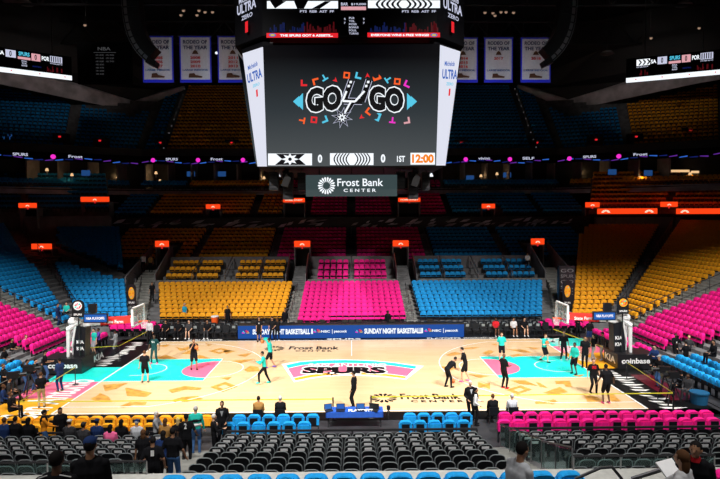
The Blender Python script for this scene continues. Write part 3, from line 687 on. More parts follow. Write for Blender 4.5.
for poly in ([(103, 385), (128, 383), (116, 389), (105, 391)], [(90, 399), (97, 396), (100, 393), (109, 397), (112, 402), (100, 402), (96, 401)], [(125, 388), (128, 388), (143, 391), (152, 393), (146, 397), (127, 396)],
             [(118, 407), (130, 402), (147, 402), (145, 405), (132, 405), (124, 408)], [(168, 390), (185, 386), (202, 388), (200, 390), (185, 390), (172, 393)], [(172, 400), (183, 397), (198, 396), (203, 399), (186, 402), (174, 402)],
             [(155, 358), (166, 355), (178, 359), (163, 359.5)], [(176, 347), (182, 348.5), (190, 346), (188, 350), (180, 351)], [(181, 354), (190, 350), (197, 349), (200, 350), (190, 354)], [(197, 356), (200, 355), (212, 359), (199, 359)],
             [(205, 343), (214, 344), (208, 346)], [(237, 355), (252, 353), (245, 357), (240, 356)], [(230, 361), (255, 359), (240, 363.5)], [(244, 370), (250, 366), (258, 367), (260, 371), (248, 372)], [(220, 378), (232, 377), (228, 380)],
             [(155, 346), (172, 344), (166, 347)], [(222, 350), (236, 351), (226, 354)], [(491, 344), (502, 344), (498, 346)], [(525, 347), (540, 348), (535, 349.4)], [(505, 349), (525, 350), (533, 353), (520, 352)], [(510, 356), (518, 354), (527, 356), (512, 357.3)],
             [(482, 353), (490, 350), (494, 352), (487, 355)], [(510, 380.5), (525, 380.5), (538, 386), (520, 384)], [(555, 381), (570, 381), (572, 387), (566, 387), (564, 384), (556, 384)],
             [(543, 393), (560, 387), (568, 392), (555, 395)], [(535, 402), (552, 400), (553, 399), (558, 402), (552, 405), (551, 403.6), (536, 404)], [(584, 395), (597, 397), (605, 402), (588, 403)], [(445, 355), (455, 352), (462, 354), (450, 356)],
             [(463, 348), (480, 347), (475, 348.6), (466, 349.2)], [(440, 366), (458, 368), (450, 370.5), (440, 367)], [(467, 374), (490, 376), (480, 378)], [(478, 382), (484, 384), (490, 383), (490, 389), (484, 387), (478, 388.5)], [(572, 375.6), (585, 374.5), (580, 377)],
             [(606, 395), (613, 394), (622, 402), (612, 402)], [(536, 374+8), (540, 383), (548, 388), (540, 387)]):
    flat(G, [P0(*q) for q in poly][::-1], 0, ZL+.002)
for c, rx, ry in (((224, 387), 14, 5), ((220, 351), 12, 3), ((519, 390), 13, 4.5)):
    o = [P0(c[0]-rx, c[1]), P0(c[0]+rx*.1, c[1]-ry), P0(c[0]+rx, c[1]-ry*.1), P0(c[0]-rx*.1, c[1]+ry)]; cc = P0(*c)
    i_ = [(cc[0]+(p[0]-cc[0])*.45, cc[1]+(p[1]-cc[1])*.45) for p in o]
    for k in range(4): flat(G, [o[k], i_[k], i_[(k+1) % 4], o[(k+1) % 4]], 0, ZL+.002)
G.build('stained_pattern', 'gold', court)
# centre logo
lg = MB()
top = [(281.5, 364), (300, 361.2), (320, 359.9), (345, 359.4), (370, 360.2), (395, 362.4), (424, 366)]
bot = [(406, 379.8), (385, 377.2), (365, 375.9), (345, 375.6), (325, 376.8), (310, 379), (294, 382.3)]
flat(lg, [P0(*p) for p in top+bot][::-1], 0, ZL)
def band(t0, t1, m, z, inset=4):
    tt = [(281.5+inset, 364.4), (300, 361.2), (320, 359.9), (345, 359.4), (370, 360.2), (395, 362.4), (424-inset*1.6, 365.9)]
    bb = [(294+inset*.5, 381.8), (310, 379), (325, 376.8), (345, 375.6), (365, 375.9), (385, 377.2), (406-inset*.6, 379.4)]
    A = [(a[0]+(b[0]-a[0])*t0, a[1]+(b[1]-a[1])*t0) for a, b in zip(tt, bb)]; B = [(a[0]+(b[0]-a[0])*t1, a[1]+(b[1]-a[1])*t1) for a, b in zip(tt, bb)]
    flat(lg, [P0(*p) for p in A+B[::-1]][::-1], m, z)
band(.05, .22, 1, ZL+.004); band(.24, .76, 2, ZL+.004); band(.80, .93, 3, ZL+.004)
def ctext(mb, s, x0, y0, x1, y1, m, z, bold=0, sh=0):
    a, b, c = W(x0, y1, Z=z), W(x1, y1, Z=z), W(x0, y0, Z=z)
    a2 = W((x0+x1)/2, y1, Z=z); c2 = W((x0+x1)/2, y0, Z=z)
    put_text(mb, s, a, b-a, Vector((sh, (c2-a2).y, 0)), m, bold)
ctext(lg, 'SAN ANTONIO', 308, 363.2, 387, 366.4, 0, ZL+.008, .02)
ctext(lg, 'SPURS', 299.5, 366.0, 388.5, 374.3, 0, ZL+.010, .07); ctext(lg, 'SPURS', 301.5, 366.8, 386.5, 373.5, 4, ZL+.014, .06)
cc = P0(332, 373.4); star = [(cc[0]+math.cos(PI*k/8)*(.55 if k % 2 == 0 else .22), cc[1]+math.sin(PI*k/8)*(.55 if k % 2 == 0 else .22)) for k in range(16)]
flat(lg, star, 4, ZL+.018); flat(lg, [(cc[0]+math.cos(PI*k/4)*.16, cc[1]+math.sin(PI*k/4)*.16) for k in range(8)], 0, ZL+.022)
lg.build('center_logo', ['court_line', 'teal', 'pinkpaint', 'yelpaint', 'blackpaint'], court)
def petals(mb, c, r0, r1, n, m, put):
    for k in range(n):
        t = 2*PI*k/n; d = .74*PI/n
        pts = [(math.cos(t-d*.5)*r0, math.sin(t-d*.5)*r0), (math.cos(t-d)*r1*.85, math.sin(t-d)*r1*.85), (math.cos(t)*r1, math.sin(t)*r1), (math.cos(t+d)*r1*.85, math.sin(t+d)*r1*.85), (math.cos(t+d*.5)*r0, math.sin(t+d*.5)*r0)]
        put([(c[0]+x, c[1]+y) for x, y in pts])
for (ex, ey, rr_, t1, t2) in ((383.5, 398, .62, (401, 393.6, 462, 399.2), (411, 400, 465, 402.3)), (274.5, 348.6, .62, (288.5, 346.3, 339, 349.5), (295, 350.2, 332, 351.6))):
    b = MB(); c = P0(ex, ey); s_ = 1.0
    petals(b, c, .30, rr_+.12, 14, 0, lambda pts: flat(b, pts, 0, ZL))
    ctext(b, 'Frost Bank', *t1, 0, ZL, .028); ctext(b, 'C E N T E R', *t2, 0, ZL, .045)
    b.build('sideline_lettering', 'blackpaint', court)
# aprons behind the baselines
def aprn(s, parts):
    b = MB(); 
    for (y0, y1, m) in parts: flat(b, [(s*14.42, y0), (s*17.6, y0), (s*17.6, y1), (s*14.42, y1)][::s], m, .03)
    return b
b = aprn(-1, ((-8.5, -5.3, 3), (-5.3, -2.44, 2), (-2.44, .6, 1), (.6, 8.5, 4)))
put_text(b, 'San Antonio', (-14.75, -8.3, .036), (0, 6.3, 0), (-1.9, 0, 0), 0, .02, .2)
rr = random.Random(5)
for k in range(16):
    y = .9+k*.42; x = -15.6+.15*math.sin(k*2); flat(b, [(x, y), (x-.5-.5*rr.random(), y+.1), (x-.4, y+.32), (x+.1, y+.2)], 0, .036)
flat(b, [(-17.0, 3.4), (-16.2, 3.4), (-16.2, 5.4), (-17.0, 5.4)], 5, .036)
b.build('painted_apron', ['court_line', 'teal', 'pinkpaint', 'yelpaint', 'blackpaint', 'pinkdark' if 'pinkdark' in MT else 'blackpaint'], court)
MT['darkred'] = mat('dark_red_paint', (.10, .004, .012), .3, noise=.2)
b = aprn(1, ((-8.5, -.6, 4), (-.6, 3.3, 3), (3.3, 5.2, 2), (5.2, 8.5, 1)))
put_text(b, 'San Antonio', (14.75, 7.9, .036), (0, -6.9, 0), (1.5, 0, 0), 0, .02, .2)
for k in range(15):
    y = -1.0-k*.46; x = 15.1+.1*math.sin(k*3); flat(b, [(x, y), (x+.5+.9*rr.random(), y-.1), (x+.7, y-.3), (x+.2, y-.25)], 0, .036)
flat(b, [(16.2, -6.5), (17.6, -6.5), (17.6, -2), (16.4, -2)], 5, .038)
b.build('painted_apron', ['court_line', 'teal', 'pinkpaint', 'yelpaint', 'blackpaint', 'darkred'], court)
b = MB(); flat(b, [(-17.6, 7.72), (17.6, 7.72), (17.6, 8.5), (-17.6, 8.5)], 0, .03); flat(b, [(-17.6, -8.7), (17.6, -8.7), (17.6, -7.72), (-17.6, -7.72)], 2, .03)
for x, t in ((-12.5, 'SPURS PLAYOFFS'), (5.8, 'PLAYOFFS'), (8.6, 'sanantonio.gov'), (-1.9, 'SPURS')): put_text(b, t, (x, 7.85, .036), (2.6, 0, 0), (0, .42, 0), 1, .03)
b.build('sideline_apron', ['blackpaint', 'court_line', 'e_navy' if False else 'blackpaint'], court)
# ------------------------------------------------------------ baskets
MT['board'] = mat('backboard_glass', (.75, .82, .85), .08); MT['board'].node_tree.nodes['Principled BSDF'].inputs['Transmission Weight'].default_value = .75
MT['board'].node_tree.nodes['Principled BSDF'].inputs['IOR'].default_value = 1.05
MT['rimorange'] = mat('rim_orange', (.9, .12, .02), .4); MT['redpad'] = mat('red_pad', (.8, .03, .02), .6); MT['net'] = mat('net_white', (.8, .8, .8), .8)
MT['ledblue'] = mat('blue_led_screen', (.02, .14, .55), .4, emit=.9)
def flattext(mb, s, o, ux, uy, m=0, bold=.02): put_text(mb, s, o, ux, uy, m, bold)
for s, side in ((-1, 'left'), (1, 'right')):
    r = empty('basketball_hoop', (s*16.9, 0, 0), 0, 'wheeled basketball hoop behind the %s baseline, padded black base and white arm' % side, 'basketball hoop')
    v = lambda x, y, z: (s*(x-16.9), y, z)
    def mmv(b, p, q, m=0): b.mm(v(*p), v(*q), m)
    b = MB(); mmv(b, (16.2, -.85, .05), (18.6, .95, .95)); base = b.build('padded_base', 'black', r)
    b = MB(); x0 = 16.45 if s > 0 else 18.2
    put_text(b, 'coinbase', (s*(x0-16.9) if s > 0 else -(18.2-16.9), -.862, .38), (1.75, 0, 0), (0, 0, .34), 0, .03)
    b.build('lettering', 'whitepaint', base)
    b = MB(); put_text(b, 'KIA', (s*(16.19-16.9), s*-.7 if s < 0 else .8, .3), (0, 1.4 if s < 0 else -1.4, 0), (0, 0, .42), 0, .03); b.build('lettering', 'whitepaint', base)
    b = MB(); b.prism([v(16.95, -.34, .95), v(16.25, -.34, .95), v(16.15, -.34, 2.75), v(16.75, -.34, 2.85)], (0, .68, 0)); up = b.build('upright_pad', 'black', r)
    b = MB(); xl = (s*(16.5-16.9)) - .22
    for zz in (1.35, 1.75): put_text(b, 'KIA', (xl, -.352, zz), (.44, 0, 0), (0, 0, .22), 0, .04)
    b.build('lettering', 'whitepaint', up)
    b = MB(); b.tube(v(17.25, -.32, .95), v(17.2, -.32, 2.7), .10, .14, 8); b.tube(v(17.25, .32, .95), v(17.2, .32, 2.7), .10, .14, 8); b.tube(v(17.25, -.32, 2.6), v(16.5, -.25, 3.15), .17, .15, 8); b.tube(v(17.0, -.33, 1.6), v(16.75, -.33, 2.9), .06, .06, 8)
    b.ell(v(16.9, -.2, 3.1), (.38, .3, .28)); b.build('white_strut', 'whitepaint', r)
    b = MB(); b.prism([v(16.7, -.22, 2.75), v(16.7, -.22, 3.15), v(13.3, -.16, 3.3), v(13.3, -.16, 3.0)], (0, .4, 0)); arm = b.build('arm', 'whitepaint', r)
    b = MB(); b.prism([v(15.3, -.26, 2.84), v(15.3, -.26, 3.26), v(13.5, -.24, 3.36), v(13.5, -.24, 2.98)], (0, .5, 0)); pad = b.build('arm_pad', 'redpad', r)
    b = MB(); xa = -15.05 if s < 0 else 13.75
    put_text(b, 'State Farm', (xa+16.9*1 if s < 0 else xa-16.9, -.268, 2.98), (1.15, 0, 0), (0, 0, .2), 0, .03)
    b.build('lettering', 'whitepaint', pad)
    # backboard
    MB().mm(v(13.06, -.915, 2.9), v(13.12, .915, 3.97)).build('backboard', 'board', r)
    b = MB()
    for (y0, y1, z0, z1) in ((-.95, -.88, 2.87, 4.0), (.88, .95, 2.87, 4.0), (-.95, .95, 2.85, 2.93), (-.95, .95, 3.93, 4.0)): mmv(b, (13.03, y0, z0), (13.15, y1, z1))
    for (y0, y1, z0, z1) in ((-.30, -.26, 3.05, 3.5), (.26, .30, 3.05, 3.5), (-.3, .3, 3.46, 3.5), (-.3, .3, 3.05, 3.09)): mmv(b, (13.03, y0, z0), (13.05, y1, z1))
    b.build('backboard_frame', 'whitepaint', r)
    b = MB(); n = 18
    for k in range(n):
        t0, t1 = 2*PI*k/n, 2*PI*(k+1)/n
        b.tube(v(12.75+.23*math.cos(t0), .23*math.sin(t0), 3.05), v(12.75+.23*math.cos(t1), .23*math.sin(t1), 3.05), .018, n=6)
    mmv(b, (12.9, -.12, 2.98), (13.1, .12, 3.07)); b.build('rim', 'rimorange', r)
    b = MB()
    for k in range(12):
        t0 = 2*PI*k/12
        for e in (-1, 1):
            t1 = t0+e*.5; b.tube(v(12.75+.22*math.cos(t0), .22*math.sin(t0), 3.04), v(12.75+.12*math.cos(t1), .12*math.sin(t1), 2.62), .006, n=4)
    b.build('net', 'net', r)
    # shot clock and sideline screen over the arm
    a, c_ = (W(88.5, 313, Y=-.3), W(96, 304, Y=-.3)) if s < 0 else (W(604, 312, Y=-.3), W(611.5, 303, Y=-.3))
    o = r.location
    b = MB(); b.mm((a.x-o.x, -.35, a.z), (c_.x-o.x, -.15, c_.z)); b.mm(((a.x+c_.x)/2-o.x-.04, -.28, a.z-.6), ((a.x+c_.x)/2-o.x+.04, -.2, a.z)); b.build('shot_clock', 'black', r)
    a, c_ = (W(84.3, 322, Y=-.75), W(106.5, 314.5, Y=-.75)) if s < 0 else (W(594, 319.5, Y=-.75), W(615, 312.5, Y=-.75))
    b = MB(); b.mm((a.x-o.x-.06, -.75, a.z-.06), (c_.x-o.x+.06, -.62, c_.z+.06)); scn = b.build('led_panel', 'black', r)
    b = MB(); b.mm((a.x-o.x, -.765, a.z), (c_.x-o.x, -.755, c_.z)); b.build('screen', 'ledblue', scn)
    b = MB(); put_text(b, 'NBA PLAYOFFS', (a.x-o.x+.12, -.775, a.z+.14), (c_.x-a.x-.24, 0, 0), (0, 0, .16), 0, .03); b.build('lettering', 'whitepaint', scn)
    # round topped sign on the stanchion
    a, c_ = (W(72, 317.5, Y=-.6), W(83.5, 300, Y=-.6)) if s < 0 else (W(617.5, 314, Y=-.6), W(629, 297, Y=-.6))
    cx, hw = (a.x+c_.x)/2-o.x, (c_.x-a.x)/2; zt = c_.z-hw
    b = MB(); b.prism([(cx-hw, -.6, a.z), (cx+hw, -.6, a.z)]+[(cx+hw*math.cos(PI*k/10), -.6, zt+hw*math.sin(PI*k/10)) for k in range(11)], (0, .12, 0)); b.tube((cx, -.53, 1.0), (cx, -.53, a.z), .04)
    sg = b.build('round_top_sign', 'black', r)
    b = MB(); q = hw*.74; b.prism([(cx+q*math.cos(2*PI*k/16), -.615, zt+q*math.sin(2*PI*k/16)) for k in range(16)], (0, .01, 0), 0)
    for k in range(7): t = k*.9; b.prism([(cx+q*.55*math.cos(t)-.07, -.625, zt+q*.5*math.sin(t)-.05), (cx+q*.55*math.cos(t)+.08, -.625, zt+q*.5*math.sin(t)-.03), (cx+q*.55*math.cos(t)+.05, -.625, zt+q*.5*math.sin(t)+.07)], (0, .01, 0), 1+k % 3)
    put_text(b, 'SPURS', (cx-hw*.7, -.62, a.z+.12), (hw*1.4, 0, 0), (0, 0, .12), 4, .03)
    b.build('fiesta_emblem', ['yelpaint' if s > 0 else 'whitepaint', 'redpad', 'teal', 'pinkpaint', 'whitepaint'], sg)
# ------------------------------------------------------------ scorers table with LED front
st = empty('scorers_table', (0, 8.45, 0), 0, 'long blue LED fronted scorers table along the far sideline', 'table')
a, c_ = W(238, 339.5, Y=8.45), W(464, 339.5, Y=8.45)
MT['ledboard'] = mat('led_board_blue', (.012, .09, .42), .3, emit=.85)
MB().mm((a.x, 0, .02), (c_.x, .08, 1.02)).build('led_front', 'ledboard', st)
MB().mm((a.x, 0, 1.02), (c_.x, .75, 1.10)).build('table_top', 'dark', st)
for x in np.linspace(a.x+.05, c_.x-.1, 7): MB().mm((x, .1, .02), (x+.06, .7, 1.02)).build('leg', 'rail', st)
def fxt(mb, s, x0, x1, z0, z1, m, bold=.03):
    p, q = W(x0, 330, Y=8.43), W(x1, 330, Y=8.43); put_text(mb, s, (p.x, -.006, z0), (q.x-p.x, 0, 0), (0, 0, z1-z0), m, bold)
def peacock(mb, px, z):
    p = W(px, 330, Y=8.43)
    for k in range(6):
        t = PI*(k+.5)/6; q = .26; mb.prism([(p.x+.05*math.cos(t), -.006, z+.04*math.sin(t)), (p.x+q*math.cos(t-.2), -.006, z+q*math.sin(t-.2)), (p.x+q*1.15*math.cos(t), -.006, z+q*1.15*math.sin(t)), (p.x+q*math.cos(t+.2), -.006, z+q*math.sin(t+.2))], (0, .004, 0), 1+k)
lt = MB()
for dx in (0, 113.5):
    peacock(lt, 245.5+dx, .42); fxt(lt, 'SUNDAY NIGHT BASKETBALL', 252.5+dx*.985, 310+dx*.985, .34, .76, 0, .05)
    peacock(lt, 317+dx*.98, .46); fxt(lt, 'NBC', 321+dx*.98, 330+dx*.98, .46, .64, 0, .03); fxt(lt, '|', 332+dx*.98, 332.5+dx*.98, .36, .72, 0); fxt(lt, 'peacock', 334+dx*.98, 347+dx*.98, .40, .66, 0, .03)
    p = W(312+dx*.97, 330, Y=8.43); lt.mm((p.x-.07, -.006, .36), (p.x+.07, -.002, .76), 0)
lt.build('lettering', ['e_white', 'e_yellow', 'e_orange', 'e_red', 'e_purple', 'e_cyan', 'e_mag'], st)
# things on the table
for i, px in enumerate((254, 268, 300, 322, 345, 352, 359, 392, 430)):
    p = W(px, 325, Y=8.8); x = p.x
    r = empty('table_monitor', (x, 8.85, 1.1), 0, ['small black monitor on the scorers table above the %s lettering' % w for w in ('first', 'left')][i % 2], 'monitor', 'monitors on the scorers table'); r['label'] = 'small black monitor standing on the scorers table'
    MB().box((0, 0, .17), (.42, .05, .26)).build('screen', 'black', r); MB().mm((-.03, -.03, 0), (.03, .03, .1)).build('stand', 'black', r)
# boxes: drinks cooler behind the bench
r = empty('drinks_cooler', W(215, 325, Y=10.35), 0, 'orange drinks cooler with a white lid by the left team bench', 'cooler'); r.location.z = .9
MB().tube((0, 0, 0), (0, 0, .5), .26, .3, 14).build('body', 'rimorange', r); MB().tube((0, 0, .5), (0, 0, .58), .32, .3, 14).build('lid', 'whitepaint', r)
MB().box((0, 0, -.45), (.8, .5, .88)).build('cooler_stand', 'dark', r)
# tall vertical signs at the corners
for (x0, x1, y0, y1, Y, w, oval) in ((127.5, 135.5, 284, 306, 12.0, 'left', True), (563, 572, 280, 306, 12.0, 'right', True)):
    a, c_ = W(x0, y1, Y=Y), W(x1, y0, Y=Y); cx = (a.x+c_.x)/2; hw = (c_.x-a.x)/2
    r = empty('vertical_sign', (cx, Y, 0), 0, 'tall narrow black sign with an orange logo beside the %s corner stairs' % w, 'sign')
    h0, h1 = a.z, c_.z
    b = MB(); b.prism([(-hw, 0, h0), (hw, 0, h0), (hw, 0, h1-hw)]+[(hw*math.cos(PI*k/8), 0, h1-hw+hw*math.sin(PI*k/8)) for k in range(1, 8)]+[(-hw, 0, h1-hw)], (0, .12, 0)); b.build('sign_panel', 'black', r)
    MB().tube((0, .06, 0), (0, .06, h0), .05).build('post', 'rail', r)
    b = MB(); zc = (h0+h1)/2+.15; b.prism([(hw*.7*math.cos(2*PI*k/14), -.01, zc+.52*math.sin(2*PI*k/14)) for k in range(14)], (0, .008, 0), 0)
    for k in range(6): t = k*1.1; b.prism([(hw*.4*math.cos(t)-.06, -.02, zc+.35*math.sin(t)-.05), (hw*.4*math.cos(t)+.07, -.02, zc+.33*math.sin(t)), (hw*.4*math.cos(t), -.02, zc+.35*math.sin(t)+.08)], (0, .005, 0), 1+k % 3)
    put_text(b, 'SPURS', (-hw*.7, -.012, h0+.2), (hw*1.4, 0, 0), (0, 0, .16), 4, .03)
    b.build('emblem', ['yelpaint', 'redpad', 'teal', 'pinkpaint', 'whitepaint'], r)
# dark lettered tower at the right corner
a, c_ = W(559, 306, Y=13.2), W(575, 266, Y=13.2)
r = empty('lettered_tower', (a.x, 13.2, 0), 0, 'tall black lettered display tower behind the right corner sign', 'display tower')
MB().mm((0, 0, 0), (c_.x-a.x, .5, c_.z)).build('tower_body', 'black', r)
b = MB()
for k, t in enumerate(('GO', 'SPUR', 'GO', 'SA', 'TX')): put_text(b, t, (.12, -.01, c_.z-.55-k*.48), (c_.x-a.x-.24, 0, 0), (0, 0, .3), 0, .0)
b.build('lettering', 'wallgrey', r)
# ------------------------------------------------------------ yellow tape barrier
MT['tape'] = mat('yellow_tape', (.75, .68, .05), .5)
tp = [W(19, 402, Z=1.0), W(75, 367.5, Z=1.0), W(90, 347.6, Z=1.0), W(119, 346, Z=1), W(147, 331.5, Z=1), W(333, 399, Z=1), W(371, 397, Z=1), W(553, 329, Z=1), W(603, 347, Z=1), W(627, 362.5, Z=1), W(673.5, 393, Z=1)]
for i, p in enumerate(tp):
    if i == 8: continue
    wh = ['at the near left corner', 'on a round base beside the left hoop', 'behind the left hoop', 'beside the left hoop on its far side', 'by the far left corner', 'left of the press table', 'right of the press table', 'at the far right corner', '', 'beside the right hoop base', 'at the near right corner'][i]
    r = empty('barrier_post', (p.x, p.y, .02), 0, 'slim black barrier post '+wh, 'post')
    MB().tube((0, 0, 0), (0, 0, .03), .18, .16, 14).build('base', 'black', r); MB().tube((0, 0, .03), (0, 0, 1.05), .035 if i in (0, 10, 5, 6) else .025, n=8).build('pole', 'black', r)
for i, j, wh in ((0, 5, 'along the near sideline, left of the press table'), (6, 10, 'along the near sideline, right of the press table'), (0, 1, 'along the left baseline'), (2, 3, 'behind the left hoop'), (3, 4, 'from the left hoop to the far corner'), (7, 8, 'along the far part of the right baseline'), (9, 10, 'slanting along the near part of the right baseline')):
    a, b_ = tp[i], tp[j]; d = Vector((0, 0, .025)); mb = MB()
    mb.prism([a-d, b_-d, b_+d, a+d], (0, .004, 0)); tag(mb.build('barrier_tape', 'tape'), 'yellow barrier tape '+wh, 'tape')
# ------------------------------------------------------------ press table at the near sideline
pt = empty('press_table', (0, -9.35, 0), 0, 'small press table under a blue cloth on the near sideline', 'table')
a, c_ = W(326, 412, Y=-9.6), W(383, 412, Y=-9.6); x0, x1 = a.x, c_.x
MT['bluecloth'] = mat('blue_cloth', (.01, .08, .42), .8, noise=.1)
b = MB(); b.mm((x0, -.35, .72), (x1, .3, .76)); b.mm((x0, -.38, .50), (x1, -.34, .75)); b.mm((x0-.01, -.38, .5), (x0+.02, .3, .75)); b.mm((x1-.02, -.38, .5), (x1+.01, .3, .75)); b.build('cloth', 'bluecloth', pt)
for x in (x0+.1, x1-.1): MB().mm((x-.03, -.25, 0), (x+.03, -.2, .72)).mm((x-.03, .2, 0), (x+.03, .25, .72)).build('leg', 'rail', pt)
b = MB(); put_text(b, 'PLAYOFFS', (x0+1.0, -.36, .765), (1.1, 0, 0), (0, .2, .04), 0, .03); b.build('lettering', 'whitepaint', pt)
for px, rz, w_, scr_, wh in ((328.5, .3, .36, 'e_blue', 'far left'), (340.5, 0, .38, 'e_tblue', 'second'), (360.5, 0, .38, 'e_blue', 'third'), (373.5, -.35, .46, 'black', 'rightmost')):
    p = W(px, 410, Y=-9.58); r = empty('laptop', (p.x, -9.54, .765), rz, 'open black laptop, %s of the four on the blue press table' % wh, 'laptop')
    MB().box((0, -.05, .01), (w_, .26, .02)).build('keyboard_base', 'black', r)
    b = MB(); b.box((0, .10, .15), (w_, .02, .25)); b.build('lid', 'black', r)
    MB().box((0, .088, .15), (w_*.86, .004, .22)).build('screen', scr_, r)
r = empty('camera_tripod', W(388.5, 418.5, Z=.02), 0, 'small black tripod with a camera right of the press table', 'tripod')
b = MB()
for k in range(3): t = 2*PI*k/3+.4; MB().tube((0, 0, .45), (.2*math.cos(t), .2*math.sin(t), 0), .018, n=6).build('leg', 'black', r)
MB().box((0, 0, .51), (.16, .2, .14)).tube((0, .1, .51), (0, .22, .51), .05).build('camera_head', 'black', r)
# basketballs
MT['ball'] = mat('basketball_leather', (.62, .16, .03), .55, noise=.15, scale=20)
def ball(p, label):
    o = MB(); o.ell((0, 0, 0), (.12, .12, .12), n=16, k=10); o = o.build('basketball', 'ball', smooth=True); o.location = p; tag(o, label, 'basketball')
    for ax in ('X', 'Y'):
        b = MB()
        for k in range(16):
            t0, t1 = 2*PI*k/16, 2*PI*(k+1)/16; f = (lambda t: (.121*math.cos(t), .121*math.sin(t), 0)) if ax == 'X' else (lambda t: (0, .121*math.cos(t), .121*math.sin(t)))
            b.tube(f(t0), f(t1), .003, n=4)
        b.build('seam', 'black', o)
# ------------------------------------------------------------ centre hung scoreboard
jb = empty('scoreboard', (0, 0, 0), 0, 'huge centre hung video scoreboard showing a countdown clock and a spurred wordmark', 'scoreboard')
def Yf(py): return -5.3+(py-44.5)/(166-44.5)*.8 if py > 43 else -5.55
def S3(px, py, o=0): return W(px, py, Y=Yf(py)-.02-o*.012)
TL, TR, BR_, BL_ = W(262, 45.5, Y=-5.3), W(441, 43.8, Y=-5.3), W(436.5, 165.5, Y=-4.5), W(267.5, 166.6, Y=-4.5)
b = MB(); b.quad(BL_, BR_, TR, TL); b.build('main_screen', 'mainscreen', jb)
zb, zt = 12.05, 18.4
def octo(hx, hy, c): return [(-hx+c, -hy), (hx-c, -hy), (hx, -hy+c), (hx, hy-c), (hx-c, hy), (-hx+c, hy), (-hx, hy-c), (-hx, -hy+c)]
b = MB(); o1 = octo(5.0, 4.38, .62); o2 = octo(5.8, 5.16, 1.32)
b.add([(x, y, zb+.03) for x, y in o1]+[(x, y, zt-.03) for x, y in o2], [tuple(range(7, -1, -1)), tuple(range(8, 16))]+[(k, (k+1) % 8, 8+(k+1) % 8, 8+k) for k in range(8)]); b.build('housing', 'screenblack', jb)
def panelq(q, name, m):
    b = MB(); n = (q[1]-q[0]).cross(q[3]-q[0]).normalized()
    b.prism(q, n*-.03); return b.build(name, m, jb)
for s in (-1, 1):
    f = (lambda x: x) if s < 0 else (lambda x: 703.0-x)
    dy = 0 if s < 0 else -2
    A = W(f(262.5), 47+dy, Y=-5.36); Bp = W(f(242.5), 53.5+dy, Y=-4.1); Cc = W(f(257.5), 166.5+dy*.5, Y=-4.0); D = W(f(266.5), 166.5+dy*.5, Y=-4.56)
    q = [Bp, Cc, D, A] if s < 0 else [A, D, Cc, Bp]
    panelq(q, 'corner_panel', 'screenwhite')
    def PP(u, v, off=.045):
        a_ = lerp(Bp, A, u) if s < 0 else lerp(A, Bp, u); c_ = lerp(Cc, D, u) if s < 0 else lerp(D, Cc, u)
        n = Vector((s*.6, -.8, 0)); return lerp(a_, c_, v)+n*off
    b = MB(); 
    put_text(b, 'Michelob', PP(.22, .16), (PP(.75, .14)-PP(.22, .16)), PP(.22, .12)-PP(.22, .16), 0, .02)
    put_text(b, 'ULTRA', PP(.12, .27), (PP(.97, .245)-PP(.12, .27)), PP(.12, .19)-PP(.12, .27), 0, .03)
    put_text(b, 'ZERO', PP(.38, .315), (PP(.8, .305)-PP(.38, .315)), PP(.38, .29)-PP(.38, .315), 2, .02)
    b.prism([PP(.56, .34), PP(.56, .40), PP(.66, .395), PP(.66, .335)], (0, -.01, 0), 1); b.build('lettering', ['e_tblue', 'e_red', 'e_cyan'], jb)
    # side screens further round
    b = MB(); b.prism([(s*5.17, -3.4, 12.3), (s*5.17, 3.4, 12.3), (s*6.02, 3.6, 18.2), (s*6.02, -3.6, 18.2)], (s*.02, 0, 0)); b.build('side_screen', 'mainscreen', jb)
# upper ring
b = MB(); o1 = octo(6.15, 5.55, 1.75)
b.prism([(x, y, 18.55) for x, y in o1], (0, 0, 4.2)); b.build('upper_ring', 'screenblack', jb)
b = MB(); b.prism([(x*.93, y*.93, 18.3) for x, y in o1], (0, 0, .3)); b.build('catwalk_band', 'dark', jb)
def drawn(name, items, mats):
    "items: (pixel polygon, material index, layer)"
    b = MB()
    for poly, m, lay in items: b.prism([S3(x, y, lay) for x, y in poly], (0, .008, 0), m)
    return b
def R4(x0, y0, x1, y1): return [(x0, y1), (x1, y1), (x1, y0), (x0, y0)]
def stext(mb, s, x0, y0, x1, y1, m, lay, bold=.02, dy=0):
    a = S3(x0, y1, lay); put_text(mb, s, a, S3(x1, y1+dy, lay)-a, S3(x0, y0, lay)-a, m, bold)
MTS = ['e_white', 'screenblack', 'e_red', 'e_cyan', 'e_orange', 'e_mag', 'e_pink', 'e_blue', 'e_amber', 'e_dim', 'e_navy', 'e_lav', 'e_yellow', 'e_dimblue']
b = drawn('x', [(R4(268, 153.5, 312, 165.3), 0, 1), (R4(330, 153.2, 373.5, 165), 0, 1), (R4(410.5, 152.8, 435, 164.6), 0, 1)], MTS)
# starburst
for k in range(8):
    t = PI*k/4; c = (290, 159); b.prism([S3(c[0]+math.cos(t-.5)*2.5, c[1]+math.sin(t-.5)*2.0, 2), S3(c[0]+math.cos(t)*9, c[1]+math.sin(t)*5.4, 2), S3(c[0]+math.cos(t+.5)*2.5, c[1]+math.sin(t+.5)*2.0, 2)][::-1], (0, .005, 0), 0)
b.prism([S3(x, y, 2) for x, y in [(275, 165), (282, 159), (276, 153.8), (305, 153.8), (299, 159), (306, 165)]], (0, .004, 0), 1)
b.prism([S3(290+math.cos(2*PI*k/16)*(9 if k % 2 == 0 else 4.5), 159.2+math.sin(2*PI*k/16)*(6 if k % 2 == 0 else 3.4), 3) for k in range(16)][::-1], (0, .004, 0), 0)
b.prism([S3(290+math.cos(2*PI*k/10)*1.8, 159.2+math.sin(2*PI*k/10)*1.8, 4) for k in range(10)][::-1], (0, .004, 0), 1)
